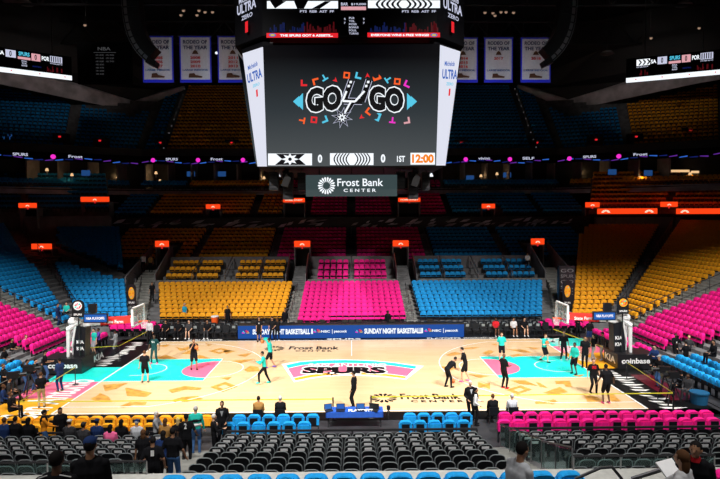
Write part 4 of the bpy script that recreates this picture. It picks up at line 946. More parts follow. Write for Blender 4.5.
def rings(mb, cx, y0, y1, w, lay, n=5, mono=1):
    for sgn in (-1, 1):
        for k in range(n):
            x = cx+sgn*(2.2+k*w)
            pts = []
            for j in range(7): v = j/6; pts.append((x+sgn*(math.sin(PI*v)*3.0), y0+(y1-y0)*v))
            pts2 = [(p[0]+sgn*w*.45, p[1]) for p in pts]
            for a_, b_, c_, d_ in zip(pts, pts[1:], pts2[1:], pts2): mb.prism([S3(*a_, lay), S3(*b_, lay), S3(*c_, lay), S3(*d_, lay)][::sgn*-1 or 1], (0, .004, 0), mono)
rings(b, 352, 153.4, 165, 3.0, 2)
stext(b, '0', 317.8, 154.5, 322.2, 162.8, 0, 2, .04); stext(b, '0', 380.8, 154.2, 385.3, 162.6, 0, 2, .04); stext(b, '1ST', 397, 155.8, 405, 162, 0, 2, .03); stext(b, '12:00', 412, 154.2, 433.8, 163, 8, 2, .05)
b.build('score_strip', MTS, jb)
# the wordmark: GO ... GO with a spur
b = MB()
def arcword(word, x0, x1, y0, y1, flip):
    stext(b, word, x0-1.6, y0-1.6, x1+1.6, y1+1.6, 0, 1, .10, dy=flip); stext(b, word, x0-.4, y0-.4, x1+.4, y1+.4, 1, 2, .065, dy=flip)
arcword('GO', 307, 341, 88.5, 112.5, -3); arcword('GO', 369.5, 403, 85.5, 109.5, 3)
def spath(pts, w, m, lay):
    for (a_, b_) in zip(pts, pts[1:]):
        d = math.hypot(b_[0]-a_[0], b_[1]-a_[1]); nx, ny = -(b_[1]-a_[1])/d*w, (b_[0]-a_[0])/d*w
        b.prism([S3(a_[0]+nx, a_[1]+ny, lay), S3(b_[0]+nx, b_[1]+ny, lay), S3(b_[0]-nx, b_[1]-ny, lay), S3(a_[0]-nx, a_[1]-ny, lay)], (0, .004, 0), m)
for w_, m_, l_ in ((3.4, 11, 3), (2.8, 1, 4), (1.1, 0, 5)):
    if w_ > 1.5: spath([(351.5, 80), (344, 101), (362, 101.5), (369, 80)], w_, m_, l_); spath([(353, 102), (343.5, 118)], w_*.7, m_, l_)
    else:
        spath([(346.5, 91), (342.5, 101), (355, 101.5), (364.5, 91)], 1.0, 0, 5); spath([(351, 101.5), (343.5, 115)], .9, 0, 5)
        for x in (348.5, 350.5, 366, 368): 
            y = 86 if x in (348.5, 366) else 82; b.prism([S3(x-1.2, y+1.2, 5), S3(x+1.2, y+1.2, 5), S3(x+1.6, y-1.2, 5), S3(x-.8, y-1.2, 5)], (0, .004, 0), 0)
for rad, m_, l_ in ((11, 11, 6), (9.6, 1, 7), (5.2, 0, 8), (2, 1, 9)):
    b.prism([S3(342+math.cos(PI*k/8+.2)*rad*(1 if k % 2 == 0 else .42), 117.5+math.sin(PI*k/8+.2)*rad*(1 if k % 2 == 0 else .42), l_) for k in range(16)][::-1], (0, .003, 0), m_)
conf = [(115, 110, 2, 'v'), (172, 103, 4, 'v'), (212, 83, 3, 't'), (267, 98, 2, 'a'), (320, 73, 4, 's'), (377, 75, 3, 'v'), (420, 73, 2, 'a'), (467, 90, 4, 'b'), (520, 92, 3, 't'), (563, 103, 4, 's'), (612, 115, 5, 'v'), (105, 290, 4, 't'), (163, 287, 2, 's'), (213, 285, 3, 'v'), (390, 275, 2, 'a'), (428, 247, 4, 'v'), (475, 275, 3, 'b'), (540, 288, 5, 't'), (608, 290, 6, 'v')]
for i, (x, y, m_, k_) in enumerate(conf):
    cx, cy = 280+x/4.8, 60+y/4.8; q = 3.2 if k_ != 'a' else 2.4
    a0 = i*1.3
    rot = lambda u, v: S3(cx+q*(u*math.cos(a0)-v*math.sin(a0)), cy+q*(u*math.sin(a0)+v*math.cos(a0)), 1)
    shp = {'v': [[(-1, -1), (-.4, -1), (-.4, .4), (-1, 1)], [(-.4, .4), (1, .4), (1, 1), (-1, 1)]], 't': [[(-1, -1), (1, -1), (1, -.5), (-1, -.5)], [(-.25, -.5), (.25, -.5), (.25, .9), (-.25, .9)]], 'a': [[(-1, 0), (1, -1), (.5, 0), (1, 1)]],
           's': [[(-1, -1), (1, -1), (1, -.5), (-1, -.5)], [(-1, .5), (1, .5), (1, 1), (-1, 1)], [(-1, -.5), (-.5, -.5), (-.5, .5), (-1, .5)], [(.5, -.5), (1, -.5), (1, .5), (.5, .5)]], 'b': [[(-1.3, -.4), (1.3, -.4), (1.3, .3), (-1.3, .3)], [(-1.3, .3), (-.6, .3), (-.9, 1.1)], [(.6, .3), (1.3, .3), (1.2, 1.1)]]}[k_]
    if k_ == 's': a0 = .1
    for pp in shp: b.prism([rot(*p) for p in pp], (0, .004, 0), m_)
for sx, cx in ((1, 298), (-1, 412)):
    b.prism([S3(cx+sx*5, 93, 1), S3(cx+sx*5, 110, 1), S3(cx+sx*1, 106, 1), S3(cx+sx*1, 97, 1)], (0, .004, 0), 3); b.prism([S3(cx+sx*1, 96, 1), S3(cx-sx*5, 101.5, 1), S3(cx+sx*1, 107, 1)], (0, .004, 0), 3)
b.build('spur_wordmark', MTS, jb)
# upper ring pictures
it = [(R4(267, 1, 338, 8.5), 0, 1), (R4(368, .3, 440, 8), 0, 1), (R4(341, 6.5, 366, 10), 6, 1), (R4(266.5, 33, 338, 37.6), 2, 1), (R4(367.5, 32.6, 440, 37.2), 2, 1)]
b = drawn('x', it, MTS)
for poly in ([(275, 8.5), (286, 1.2), (281, 1.0), (270, 1)], [(294, 1), (308, 1), (304, 8.5), (297, 8.5)], [(312, 8.5), (325, 1.2), (331, 1.2), (320, 8.5)]): b.prism([S3(x, y, 2) for x, y in poly], (0, .004, 0), 1)
rings(b, 404, .4, 8, 5.2, 2, 5)
for x0, x1 in ((300, 334), (402, 436)): stext(b, 'PTS  REB  AST  PF', x0, 10.2, x1, 12.6, 11, 1, .02)
stext(b, 'THE SPURS GOT 6 ASSISTS...', 280, 34.2, 333, 36.6, 0, 2, .05); stext(b, 'EVERYONE WINS 6 FREE WINGS!', 371, 33.8, 429, 36.2, 0, 2, .05)
for cx in (272.5, 434): b.prism([S3(cx+math.cos(2*PI*k/12)*3.6, 35+math.sin(2*PI*k/12)*1.8, 2) for k in range(12)][::-1], (0, .004, 0), 7); b.prism([S3(cx+math.cos(2*PI*k/12)*2.4, 35+math.sin(2*PI*k/12)*1, 3) for k in range(12)][::-1], (0, .004, 0), 12)
stext(b, 'BAR', 341, 2.5, 348, 5.5, 11, 1); stext(b, '$19,000', 351, 3, 366, 5.5, 11, 1)
for k, t in enumerate(('PLR', 'TOL', 'POSS', 'BONUS', 'FOUL', 'TURNS')): stext(b, t, 349, 17+k*3.1, 349+1.9*len(t), 19+k*3.1, 11, 1)
for x in (344, 363): stext(b, '5', x, 18, x+1.6, 20, 11, 1); stext(b, '7', x, 22, x+1.6, 24, 11, 1)
rr = random.Random(2)
for x0, x1, m_ in ((268, 338, 10), (369, 440, 9)):
    for k in range(70):
        x = rr.uniform(x0, x1-2); h = rr.uniform(1, 9)*(.6+.6*math.sin((x-x0)*.12)**2); b.prism([S3(x, 32, 1), S3(x+1.4, 32, 1), S3(x+1.4, 32-h, 1), S3(x, 32-h, 1)], (0, .003, 0), 13 if (x < (x0+x1)/2) else 9)
b.build('stat_screens', MTS, jb)
for s in (-1, 1):   # words on the dark ring corners
    p0 = Vector((s*4.55, -5.6, 0)); p1 = Vector((s*6.1, -4.0, 0)); 
    if s > 0: a_, e_ = p0, p1
    else: a_, e_ = p1, p0
    d = (e_-a_); L_ = d.length; d.normalize(); up = Vector((0, 0, 1)); n = Vector((s*.7, -.7, 0))*.03
    b = MB(); X = lambda u, z: a_+d*(u*L_)+up*z+n
    put_text(b, 'Michelob', X(.2, 20.55), d*L_*.55, up*.3, 0, .02); put_text(b, 'ULTRA', X(.12, 20.0), d*L_*.78, up*.5, 0, .03); put_text(b, 'ZERO', X(.3, 19.65), d*L_*.45, up*.22, 0, .02)
    b.prism([X(.45, 18.95), X(.56, 18.95), X(.56, 19.5), X(.45, 19.5)], (0, -.01, 0), 1); b.build('lettering', ['e_lav', 'e_red'], jb)
b = MB()
for x in (-3.5, 3.5):
    for y in (-3, 3): b.tube((x, y, 22.6), (x, y, 38.2), .06, n=6)
b.build('hoist_cable', 'rail', jb)
# name board under the scoreboard
a, c_ = W(306, 196.5, Y=-3), W(397, 174.8, Y=-3)
nb = empty('name_board', ((a.x+c_.x)/2, -3, a.z), 0, 'grey arena name board with a white petal emblem hanging below the scoreboard', 'sign')
hw, h = (c_.x-a.x)/2, c_.z-a.z; MT['slate'] = mat('slate_panel', (.055, .085, .09), .5, emit=.75)
MB().mm((-hw, -.08, 0), (hw, .08, h)).build('panel', 'slate', nb)
b = MB(); petals(b, (-hw+1.15, h*.5), .2, .5, 18, 0, lambda pts: b.prism([(x, -.09, z) for x, z in pts], (0, .005, 0)))
put_text(b, 'Frost Bank', (-hw+1.75, -.095, h*.47), (2.55, 0, 0), (0, 0, .42), 0, .012); put_text(b, 'C E N T E R', (-hw+2.1, -.095, h*.2), (1.8, 0, 0), (0, 0, .18), 0, .02)
b.build('lettering', 'e_white', nb)
b = MB(); [b.tube((x, 0, h), (x, 0, 12.2-nb.location.z), .03, n=6) for x in (-1.8, 0, 1.8)]; b.build('hanger', 'rail', nb)
# hanging rigging beside it
for s in (-1, 1):
    side = 'left' if s < 0 else 'right'; cx = s*3.55
    for k, (dx, z0, z1, w_) in enumerate(((-.75, 10.9, 12.0, .5), (0, 10.4, 12.0, .55), (.75, 10.9, 12.0, .45))):
        r = empty('hanging_speaker', (cx+dx, -2.6+.3*k, 12.0), 0, 'black speaker cabinet hanging %s of the name board, %s of three' % (side, ('leftmost', 'middle', 'rightmost')[k]), 'speaker')
        MB().mm((-w_/2, -.3, z0-12), (w_/2, .3, -.08)).build('cabinet', 'black', r)
        b = MB(); 
        for j in range(5): zz = z0-12+.1+j*.2; b.mm((-w_*.42, -.315, zz), (w_*.42, -.302, zz+.12))
        b.build('grille', 'rail', r); MB().tube((0, 0, -.08), (0, 0, .3), .03).build('bracket', 'metal', r)
    r = empty('moving_light', (cx+s*.05, -3.2, 11.9), 0, 'pale moving light fixture hanging %s of the name board' % side, 'stage light')
    b = MB(); b.prism([(-.25, 0, -.75), (.1, 0, -.85), (.28, 0, -.35), (.05, 0, -.1), (-.12, 0, -.4)], (0, .2, 0)); b.build('lamp_head', 'e_lav' if False else 'metal', r); MB().box((0, .1, .0), (.35, .15, .18)).tube((0, .1, 0), (0, .1, .25), .04).build('yoke', 'black', r)
    r = empty('white_lamp', W(278 if s < 0 else 431, 176.5, Y=1), 0, 'small bright white lamp hanging %s of the name board' % side, 'lamp')
    MB().tube((0, 0, 0), (0, 0, .22), .16, .06, 10).build('lamp_head', 'e_white', r); MB().tube((0, 0, .22), (0, 0, 1.3), .02).build('cord', 'rail', r)
# ------------------------------------------------------------ banners
MT['banner'] = mat('banner_cloth', (.62, .62, .66), .8, noise=.05); MT['bedge'] = mat('banner_blue_edge', (.02, .03, .75), .7); MT['btext'] = mat('banner_ink', (.03, .04, .12), .8); MT['bred'] = mat('banner_red', (.6, .03, .03), .8); MT['bbrown'] = mat('banner_brown', (.10, .04, .02), .8); MT['bblue'] = mat('banner_blue_ink', (.05, .12, .35), .8)
for i, (x0, x1, ys, wh) in enumerate(((143, 173, ('2005', '2006', '2007'), 'leftmost banner, half behind the black speaker array'), (180, 211, ('2008', '2009', '2010'), 'second banner from the left, bearing 2008 to 2010'), (218, 248, ('2011', '2012', '2013'), 'third banner from the left, bearing 2011 to 2013'),
                                (448, 478, ('2014', '2015', '2016'), 'banner just right of the scoreboard'), (484, 513, ('2017',), 'banner bearing the single year 2017'), (520.5, 551, ('2018',), 'rightmost banner, bearing the year 2018'))):
    Y = 22; a, c_ = W(x0, 82.5 if i < 3 else 82.5, Y=Y), W(x1, 36 if i < 3 else 37.5, Y=Y); w_, h = c_.x-a.x, c_.z-a.z
    r = empty('championship_banner', (a.x, Y, a.z), 0, 'white hanging banner with blue edge, '+wh, 'banner')
    MB().mm((0, 0, 0), (w_, .05, h)).build('border', 'bedge', r)
    b = MB(); n = 12
    for k in range(n):  # slightly rippled cloth
        u0, u1 = k/n, (k+1)/n; z = lambda u: -.03-.02*math.sin(u*22); xx = lambda u: .14+(w_-.28)*u
        b.add([(xx(u0), z(u0), .28), (xx(u1), z(u1), .28), (xx(u1), z(u1), h-.15), (xx(u0), z(u0), h-.15)], [(0, 1, 2, 3)])
    b.build('cloth', 'banner', r)
    b = MB(); T = lambda s_, u0, u1, v0, v1, m: put_text(b, s_, (w_*u0, -.07, h*v0), (w_*(u1-u0), 0, 0), (0, 0, h*(v1-v0)), m, .03)
    T('RODEO OF', .12, .88, .83, .91, 0); T('THE YEAR', .12, .88, .71, .79, 0)
    b.prism([(w_*.4, -.07, h*.61), (w_*.6, -.07, h*.61), (w_*.56, -.07, h*.67), (w_*.5, -.07, h*.70), (w_*.44, -.07, h*.67)], (0, .01, 0), 3)
    for k, y in enumerate(ys): T(y, .34, .66, .50-.09*k, .56-.09*k, 1)
    T('LARGE INDOOR', .1, .9, .245, .285, 2)
    b.prism([(w_*.28, -.07, h*.10), (w_*.7, -.07, h*.10), (w_*.72, -.07, h*.13), (w_*.5, -.07, h*.16), (w_*.46, -.07, h*.2), (w_*.3, -.07, h*.19)], (0, .01, 0), 3)
    b.build('lettering', ['btext', 'bred', 'bblue', 'bbrown'], r)
    MB().mm((-.1, 0, h), (w_+.1, .06, h+.08)).tube((.3, .03, h), (.3, .03, 38.2-a.z), .02).tube((w_-.3, .03, h), (w_-.3, .03, 38.2-a.z), .02).build('hanging_bar', 'rail', r)
# added fill spots below the banners brighten them; no fixture is modelled
l = bpy.data.lights.new('banner_fill_light', 'SPOT'); l.energy = 420; l.spot_size = 1.3; l.spot_blend = 1; l.color = (.8, .85, 1)
for x in (-20.5, -16.3, -12.4, 11.9, 15.3, 19.2):
    o = bpy.data.objects.new('banner_fill_light', l); C.objects.link(o); o.location = (x, 18.6, 18.8); o.rotation_euler = (Vector((x, 22, 23.5))-o.location).to_track_quat('-Z', 'Y').to_euler()
# ------------------------------------------------------------ line arrays
for s in (-1, 1):
    side = 'left' if s < 0 else 'right'; f = (lambda x: x) if s < 0 else (lambda x: 699-x)
    Y = 8; pts = [(121.5, -2), (122, 7), (122.8, 15), (124, 23), (126, 31), (128.5, 38), (132, 45), (136, 51), (141, 56.5), (146, 61)]
    r = empty('line_array', W(f(124), 20, Y=Y), 0, 'curved black line array of loudspeakers hanging %s of the scoreboard' % side, 'loudspeaker array')
    o = r.location; dpt = 1.25
    for k, (p, q) in enumerate(zip(pts, pts[1:])):
        a, c_ = W(f(p[0]), p[1], Y=Y)-o, W(f(q[0]), q[1], Y=Y)-o; d = (c_-a).normalized(); n = Vector((-d.z, 0, d.x))*(-1 if s > 0 else 1)
        if n.x*s > 0: n = -n
        n = Vector((abs(n.x)*-s, 0, n.z if n.z > 0 else n.z)); 
        b = MB(); g = d*.03; b.prism([a+g, c_-g, c_-g+n*dpt, a+g+n*dpt], (0, 1.0, 0)); cab = b.build('cabinet', 'black', r)
        b = MB(); b.prism([a+g-n*.04, c_-g-n*.04, c_-g+n*.02, a+g+n*.02], (0, .98, 0)); b.prism([a+g*2+n*.1+Vector((0, -.01, 0)), c_-g*2+n*.1+Vector((0, -.01, 0)), c_-g*2+n*.35+Vector((0, -.01, 0)), a+g*2+n*.35+Vector((0, -.01, 0))], (0, .005, 0)); b.build('grille', 'metal', cab)
    b = MB(); b.prism([W(f(148), 56, Y=Y-.2)-o, W(f(156), 61, Y=Y-.2)-o, W(f(154), 66, Y=Y-.2)-o, W(f(145), 62, Y=Y-.2)-o], (0, .8, 0)); b.build('bottom_cabinet', 'black', r)
    l = bpy.data.lights.new('array_light', 'SPOT'); l.energy = 120; l.spot_size = .7; l.color = (.75, .9, 1); oo = bpy.data.objects.new('array_light', l); C.objects.link(oo); oo.location = (s*22, -2, 22); oo.rotation_euler = (o-oo.location+Vector((0, 0, -1))).to_track_quat('-Z', 'Y').to_euler()
# ------------------------------------------------------------ corner video boards
for s in (-1, 1):
    side = 'left' if s < 0 else 'right'
    if s < 0: p0b, p0t = W(72, 80.5, Y=24), W(72, 57, Y=24); far = -1
    else: p0b, p0t = W(626, 83, Y=24), W(626, 59, Y=24); far = 1
    q = W(0 if s < 0 else 720, 69, Y=20.6); q = Vector((q.x, 20.6, p0b.z)); d = (q-p0b); d = d/d.length*8.6
    if s < 0: o = p0b+d; ux = -d
    else: o = p0b; ux = d
    uz = Vector((0, 0, p0t.z-p0b.z)); n = Vector((ux.y, -ux.x, 0)).normalized()*.03
    if n.y > 0: n = -n
    r = empty('video_board', o, 0, 'long black LED video board showing scores, hanging in the upper %s corner' % side, 'screen')
    B_ = lambda u, v, k=1: ux*u+uz*v+n*k
    b = MB(); b.prism([B_(0, 0, 0), B_(1, 0, 0), B_(1, 1, 0), B_(0, 1, 0)], -n*8); b.build('board_body', 'screenblack', r)
    b = MB(); Rr = lambda u0, v0, u1, v1, m, k=1: b.prism([B_(u0, v0, k), B_(u1, v0, k), B_(u1, v1, k), B_(u0, v1, k)], -n*.2, m)
    Rr(0, 0, 1, .2, 0); cen = .44 if s < 0 else .52
    for u in (.1, .38, .66, .92): Rr(u, .09, u+.012, .13, 2, 2)
    sc = .78
    def U(t): return .47+(t-.5)*sc*1.15
    Rr(U(.10), .66, U(.26), .92, 0); 
    for k in range(3): b.prism([B_(U(.12+.05*k), .68, 2), B_(U(.145+.05*k), .79, 2), B_(U(.12+.05*k), .9, 2), B_(U(.14+.05*k), .9, 2), B_(U(.165+.05*k), .79, 2), B_(U(.14+.05*k), .68, 2)][::1], -n*.2, 1)
    b2 = []
    TT = lambda s_, u0, u1, v0, v1, m: put_text(b, s_, B_(U(u0), v0, 2), ux*(U(u1)-U(u0)), uz*(v1-v0), m, .03)
    TT('SA', .27, .335, .7, .86, 0); Rr(U(.35), .64, U(.46), .94, 11); TT('0', .39, .415, .68, .9, 1)
    Rr(U(.48), .62, U(.62), .72, 6); TT('SPURS', .49, .61, .76, .92, 3)
    for k, t in enumerate(('FOUL', 'TOL', 'BONUS')): TT(t, .52, .58, .52-.09*k, .58-.09*k, 11)
    Rr(U(.63), .62, U(.73), .92, 6); TT('0', .665, .69, .66, .88, 1); TT('POR', .745, .83, .68, .86, 0); Rr(U(.84), .66, U(.98), .92, 11)
    for k in range(5): Rr(U(.85+.025*k), .68, U(.862+.025*k), .9, 1, 2)
    for u in (.1, .84): TT('PTS REB AST PF', u, u+.14, .58, .62, 11)
    rr = random.Random(4)
    for k in range(26): u = rr.choice((rr.uniform(.12, .3), rr.uniform(.8, .97))); Rr(U(u), .26, U(u+.01), .28+.22*rr.random(), 9)
    TT('BASKETBALL', .64, .74, .36, .42, 10)
    b.build('board_picture', MTS, r)
    MB().tube(B_(.2, 1), B_(.2, 1)+Vector((0, 0, 10)), .04).tube(B_(.8, 1), B_(.8, 1)+Vector((0, 0, 10)), .04).build('hanging_cable', 'rail', r)
# black retired board with faint lettering
a, c_ = W(78, 84, Y=30), W(131, 42, Y=30)
r = empty('dark_banner_board', a, 0, 'black board with faint columns of small grey lettering at the upper left', 'board')
MB().mm((0, 0, 0), (c_.x-a.x, .3, c_.z-a.z)).build('board_panel', 'screenblack', r)
b = MB(); w_, h = c_.x-a.x, c_.z-a.z; MT['faint'] = mat('faint_ink', (.14, .14, .15), .7, emit=.35)
put_text(b, 'NBA', (w_*.38, -.01, h*.8), (w_*.24, 0, 0), (0, 0, h*.08), 0, .02); b.mm((w_*.3, -.012, h*.745), (w_*.72, -.01, h*.755))
for col in (.34, .53):
    for k in range(7 if col < .5 else 3): put_text(b, '19%d  SPURS' % (76+k*3), (w_*col, -.01, h*(.67-.075*k)), (w_*.15, 0, 0), (0, 0, h*.035), 0, .01)
b.build('lettering', 'faint', r)
# ------------------------------------------------------------ roof steel and lamps
for i, y in enumerate((-12, 2, 16, 30, 44, 56)):
    b = MB(); b.tube((-80, y, 33.5), (80, y, 33.5), .14, n=5); b.tube((-80, y, 36.5), (80, y, 36.5), .14, n=5)
    for k in range(-16, 16): b.tube((k*5, y, 33.5), (k*5+2.5, y, 36.5), .08, n=4); b.tube((k*5+2.5, y, 36.5), (k*5+5, y, 33.5), .08, n=4)
    struct(b.build('roof_truss', 'rail'))
for i, (px, py) in enumerate(((11, 2), (25, 4), (203, 6), (684, 5), (607, 54), (86, 25))):
    if i in (2, 5): continue
    p = W(px, py, Y=34 if py < 20 else 44); r = empty('ceiling_speaker', p, 0, 'round grey ceiling loudspeaker dish, dimly lit', 'speaker', 'round ceiling loudspeakers')
    MB().tube((0, 0, 0), (0, 0, .35), .95, .6, 18).build('dish', 'wallgrey', r); MB().tube((0, 0, .35), (0, 0, 38.2-p.z), .05).build('drop_rod', 'rail', r)
MT['gobo'] = mat('dull_lamp_face', (.7, .45, .3), .5, emit=.5)
for px, py in ((181, 15), (183.5, 10.5), (197, 15), (199, 10.5), (205, 12), (212.5, 12), (485, 12.5), (493, 13), (495, 15.5), (501, 12), (506, 12), (513.5, 12.5), (85, 25), (651, 38), (699, 28)):
    p = W(px, py, Y=30); r = empty('rig_lamp', p, 0, 'small round dull rig lamp under the dark roof', 'lamp', 'dull rig lamps under the roof')
    MB().tube((0, 0, 0), (0, .35, .12), .24, .18, 12).build('lamp_can', 'black', r); MB().tube((0, -.02, 0), (0, .0, 0), .17, .17, 12).build('lens', 'gobo', r); MB().tube((0, .2, .15), (0, .2, 36.5-p.z), .02).build('drop_rod', 'rail', r)
p = W(216.5, 53, Y=26); r = empty('bright_lamp', p, 0, 'single bright white lamp between the left banners', 'lamp')
MB().tube((0, 0, 0), (0, .3, .1), .16, .2, 12).build('lamp_can', 'black', r); MB().ell((0, -.03, 0), (.15, .05, .15)).build('lens', 'e_white', r)
# ------------------------------------------------------------ people
SK = {'l': (.62, .36, .24), 'm': (.36, .18, .10), 'd': (.12, .055, .03)}
for k, c in SK.items(): MT['skin_'+k] = mat('skin_'+k, c, .55, noise=.04)
COL = {'black': (.007, .007, .009), 'white': (.75, .75, .75), 'teal': (.02, .50, .42), 'navy': (.015, .035, .12), 'jeans': (.05, .12, .28), 'grey': (.28, .29, .31), 'khaki': (.50, .38, .22), 'brown': (.33, .17, .05), 'darkgreen': (.015, .06, .06), 'charcoal': (.04, .04, .045),
       'red': (.6, .02, .03), 'pinkc': (.9, .15, .35), 'lightblue': (.03, .40, .62), 'orange': (.85, .30, .02), 'lgrey': (.52, .54, .58), 'purple': (.12, .05, .35), 'brownhair': (.10, .045, .02), 'blackhair': (.012, .010, .010), 'greyhair': (.55, .54, .52), 'blond': (.55, .38, .16), 'yellowc': (.9, .65, .05), 'offwhite': (.6, .6, .62)}
for k, c in COL.items(): MT['c_'+k] = mat('cloth_'+k, c, .85, noise=.1, spec=.12)
MT['eye'] = mat('eye_dark', (.01, .01, .01), .2); MT['lip'] = mat('lip', (.35, .08, .07), .5)
def ik(a, b, l1, l2, pole):
    a, b = Vector(a), Vector(b); d = b-a; L_ = d.length; mx = (l1+l2)*.999
    if L_ > mx: b = a+d*(mx/L_); d = b-a; L_ = mx
    t = (l1*l1-l2*l2+L_*L_)/(2*L_); h = math.sqrt(max(0, l1*l1-t*t)); u = d.normalized(); p = Vector(pole); p = (p-u*p.dot(u)); p = p.normalized() if p.length > 1e-4 else u.orthogonal()
    return a+u*t+p*h, b
TMP = bpy.data.scenes.new('workshop')
def remesh(mb, vox, name, m, parent, smooth_it=2):
    me = mb.mesh(name, m); o = bpy.data.objects.new(name, me); C.objects.link(o)
    C.objects.unlink(o); TMP.collection.objects.link(o)
    md = o.modifiers.new('r', 'REMESH'); md.mode = 'VOXEL'; md.voxel_size = vox; md.use_smooth_shade = True
    s2 = o.modifiers.new('s', 'SMOOTH'); s2.factor = .5; s2.iterations = smooth_it
    TMP.view_layers[0].update(); dg = TMP.view_layers[0].depsgraph; nm = bpy.data.meshes.new_from_object(o.evaluated_get(dg))
    TMP.collection.objects.unlink(o); C.objects.link(o); o.modifiers.clear(); o.data = nm; nm.name = name
    if not len(nm.materials): nm.materials.append(MT[m])
    nm.polygons.foreach_set('use_smooth', [True]*len(nm.polygons)); o.parent = parent; bpy.data.meshes.remove(me); return o
def caps(mb, p, q, r1, r2, n=8):
    mb.tube(p, q, r1, r2, n); mb.ell(p, (r1,)*3, n=n, k=6); mb.ell(q, (r2,)*3, n=n, k=6)
NP = [0]
def person(loc, face, label, h=1.82, skin='m', top='black', bottom='black', shoes='black', hair='blackhair', hs='short', sit=False, hl=None, hr=None, fl=None, fr=None, lean=0, side=0, short=False, sleeves='short', hat=None, near=False, look=0, group=None, cutz=None, extra=None):
    """face: degrees, 0 looks away from the camera (+Y), 180 looks at it, 90 looks left (-X), -90 right. Targets in units of the body height, +X the person's right, +Y forward."""
    NP[0] += 1
    r = empty('person', loc, math.radians(face), label, 'person', group)
    H = h; V = Vector
    pz = .53 if not sit else .27
    pel = V((0, 0, pz)); dirv = V((math.sin(side), math.sin(lean)*1.0, math.cos(lean)*math.cos(side))).normalized()
    rt = V((1, 0, 0)); fw = dirv.cross(rt)*-1; fw = fw.normalized() if fw.y > 0 else -fw.normalized()
    wst = pel+dirv*.09; chs = pel+dirv*.21; shc = pel+dirv*.285; nek = pel+dirv*.325; hed = nek+dirv*.075+fw*.012
    hipL, hipR = pel+V((-.052, 0, -.01)), pel+V((.052, 0, -.01)); shL, shR = shc+V((-.106, 0, -.022)), shc+V((.106, 0, -.022))
    if sit: fl = fl or (-.07, .26, .04); fr = fr or (.07, .26, .04)
    fl = V(fl or (-.065, 0, .04)); fr = V(fr or (.065, 0, .04))
    knL, anL = ik(hipL, fl, .25, .25, (0, 1, .35 if sit else 0)); knR, anR = ik(hipR, fr, .25, .25, (0, 1, .35 if sit else 0))
    hl = V(hl) if hl else (V((-.15, .03, pz-.07)) if not sit else V((-.08, .17, .32))); hr = V(hr) if hr else (V((.15, .03, pz-.07)) if not sit else V((.08, .17, .32)))
    elL, wrL = ik(shL, hl, .165, .15, (-.5, -1, -.4)); elR, wrR = ik(shR, hr, .165, .15, (.5, -1, -.4))
    S_ = lambda p: V(p)*H
    body = MB()
    def c(p, q, a, b, mb=body): caps(mb, S_(p), S_(q), a*H, b*H, 10 if near else 8)
    tw = .062
    for dx in (-.045, 0, .045):
        c(pel+V((dx, 0, 0)), wst+V((dx*.8, 0, 0)), .052, .048); c(wst+V((dx*.8, 0, 0)), chs+V((dx*1.2, 0, 0)), .048, .058); c(chs+V((dx*1.2, 0, 0)), shc+V((dx*1.2, 0, -.012)), .058, .040)
    c(shc, nek, .034, .030); c(nek, hed-dirv*.02, .030, .032)
    for (a, b, e) in ((hipL, knL, anL), (hipR, knR, anR)): c(a, b, .050, .032); c(b, e, .032, .020)
    for (a, b, e) in ((shL, elL, wrL), (shR, elR, wrR)): c(a, b, .030, .022); c(b, e, .022, .015)
    Rh = Matrix.Rotation(-lean*.5, 3, 'X') @ Matrix.Rotation(look, 3, 'Z')
    body.ell(S_(hed), (.042*H, .050*H, .062*H), n=12, k=8, R=Rh)
    body.ell(S_(hed+Rh@V((0, .012, -.028))), (.032*H, .036*H, .035*H), n=10, k=7, R=Rh)   # jaw
    body.ell(S_(hed+Rh@V((0, .052, -.008))), (.008*H, .013*H, .014*H), n=8, k=6, R=Rh)   # nose
    for s in (-1, 1): body.ell(S_(hed+Rh@V((s*.043, -.002, -.006))), (.008*H, .012*H, .017*H), n=8, k=6)
    for (w_, el) in ((wrL, elL), (wrR, elR)):
        d = (w_-el).normalized(); body.ell(S_(w_+d*.025), (.018*H, .018*H, .026*H), n=8, k=6, R=d.to_track_quat('Z', 'Y').to_matrix())
    o = remesh(body, .014 if near else .022, 'body', 'skin_'+skin, r)
    # fingers and thumbs grow out of the palms
    f = MB()
    for s, w_, el in ((-1, wrL, elL), (1, wrR, elR)):
        d = (w_-el).normalized(); q = d.to_track_quat('Z', 'Y').to_matrix()
        for k, ln in enumerate((.040, .046, .043, .034)):
            b0 = w_+d*.038+q@V(((k-1.5)*.009, 0, 0)); b1 = b0+d*ln*.5+q@V((0, .004, 0)); b2 = b1+d*ln*.45+q@V((0, .014, 0))
            f.tube(S_(b0), S_(b1), .0048*H, .0044*H, 6); f.tube(S_(b1), S_(b2), .0044*H, .0034*H, 6)
        t0 = w_+d*.012+q@V((-s*.014, .002, 0)); t1 = t0+q@V((-s*.014, .006, .020)); t2 = t1+q@V((-s*.003, .006, .018)); f.tube(S_(t0), S_(t1), .0060*H, .0050*H, 6); f.tube(S_(t1), S_(t2), .005*H, .0038*H, 6)
    me = o.data; bmm = bmesh.new(); bmm.from_mesh(me); fm = f.mesh('f', 'skin_'+skin); bmm.from_mesh(fm); bmm.to_mesh(me); bmm.free(); bpy.data.meshes.remove(fm)
    # shirt
    g = MB(); k_ = .009
    for dx in (-.045, 0, .045):
        c(pel+V((dx, 0, .02)), wst+V((dx*.8, 0, 0)), .052+k_, .050+k_, g); c(wst+V((dx*.8, 0, 0)), chs+V((dx*1.2, 0, 0)), .050+k_, .058+k_, g); c(chs+V((dx*1.2, 0, 0)), shc+V((dx*1.2, 0, -.014)), .058+k_, .040+k_, g)
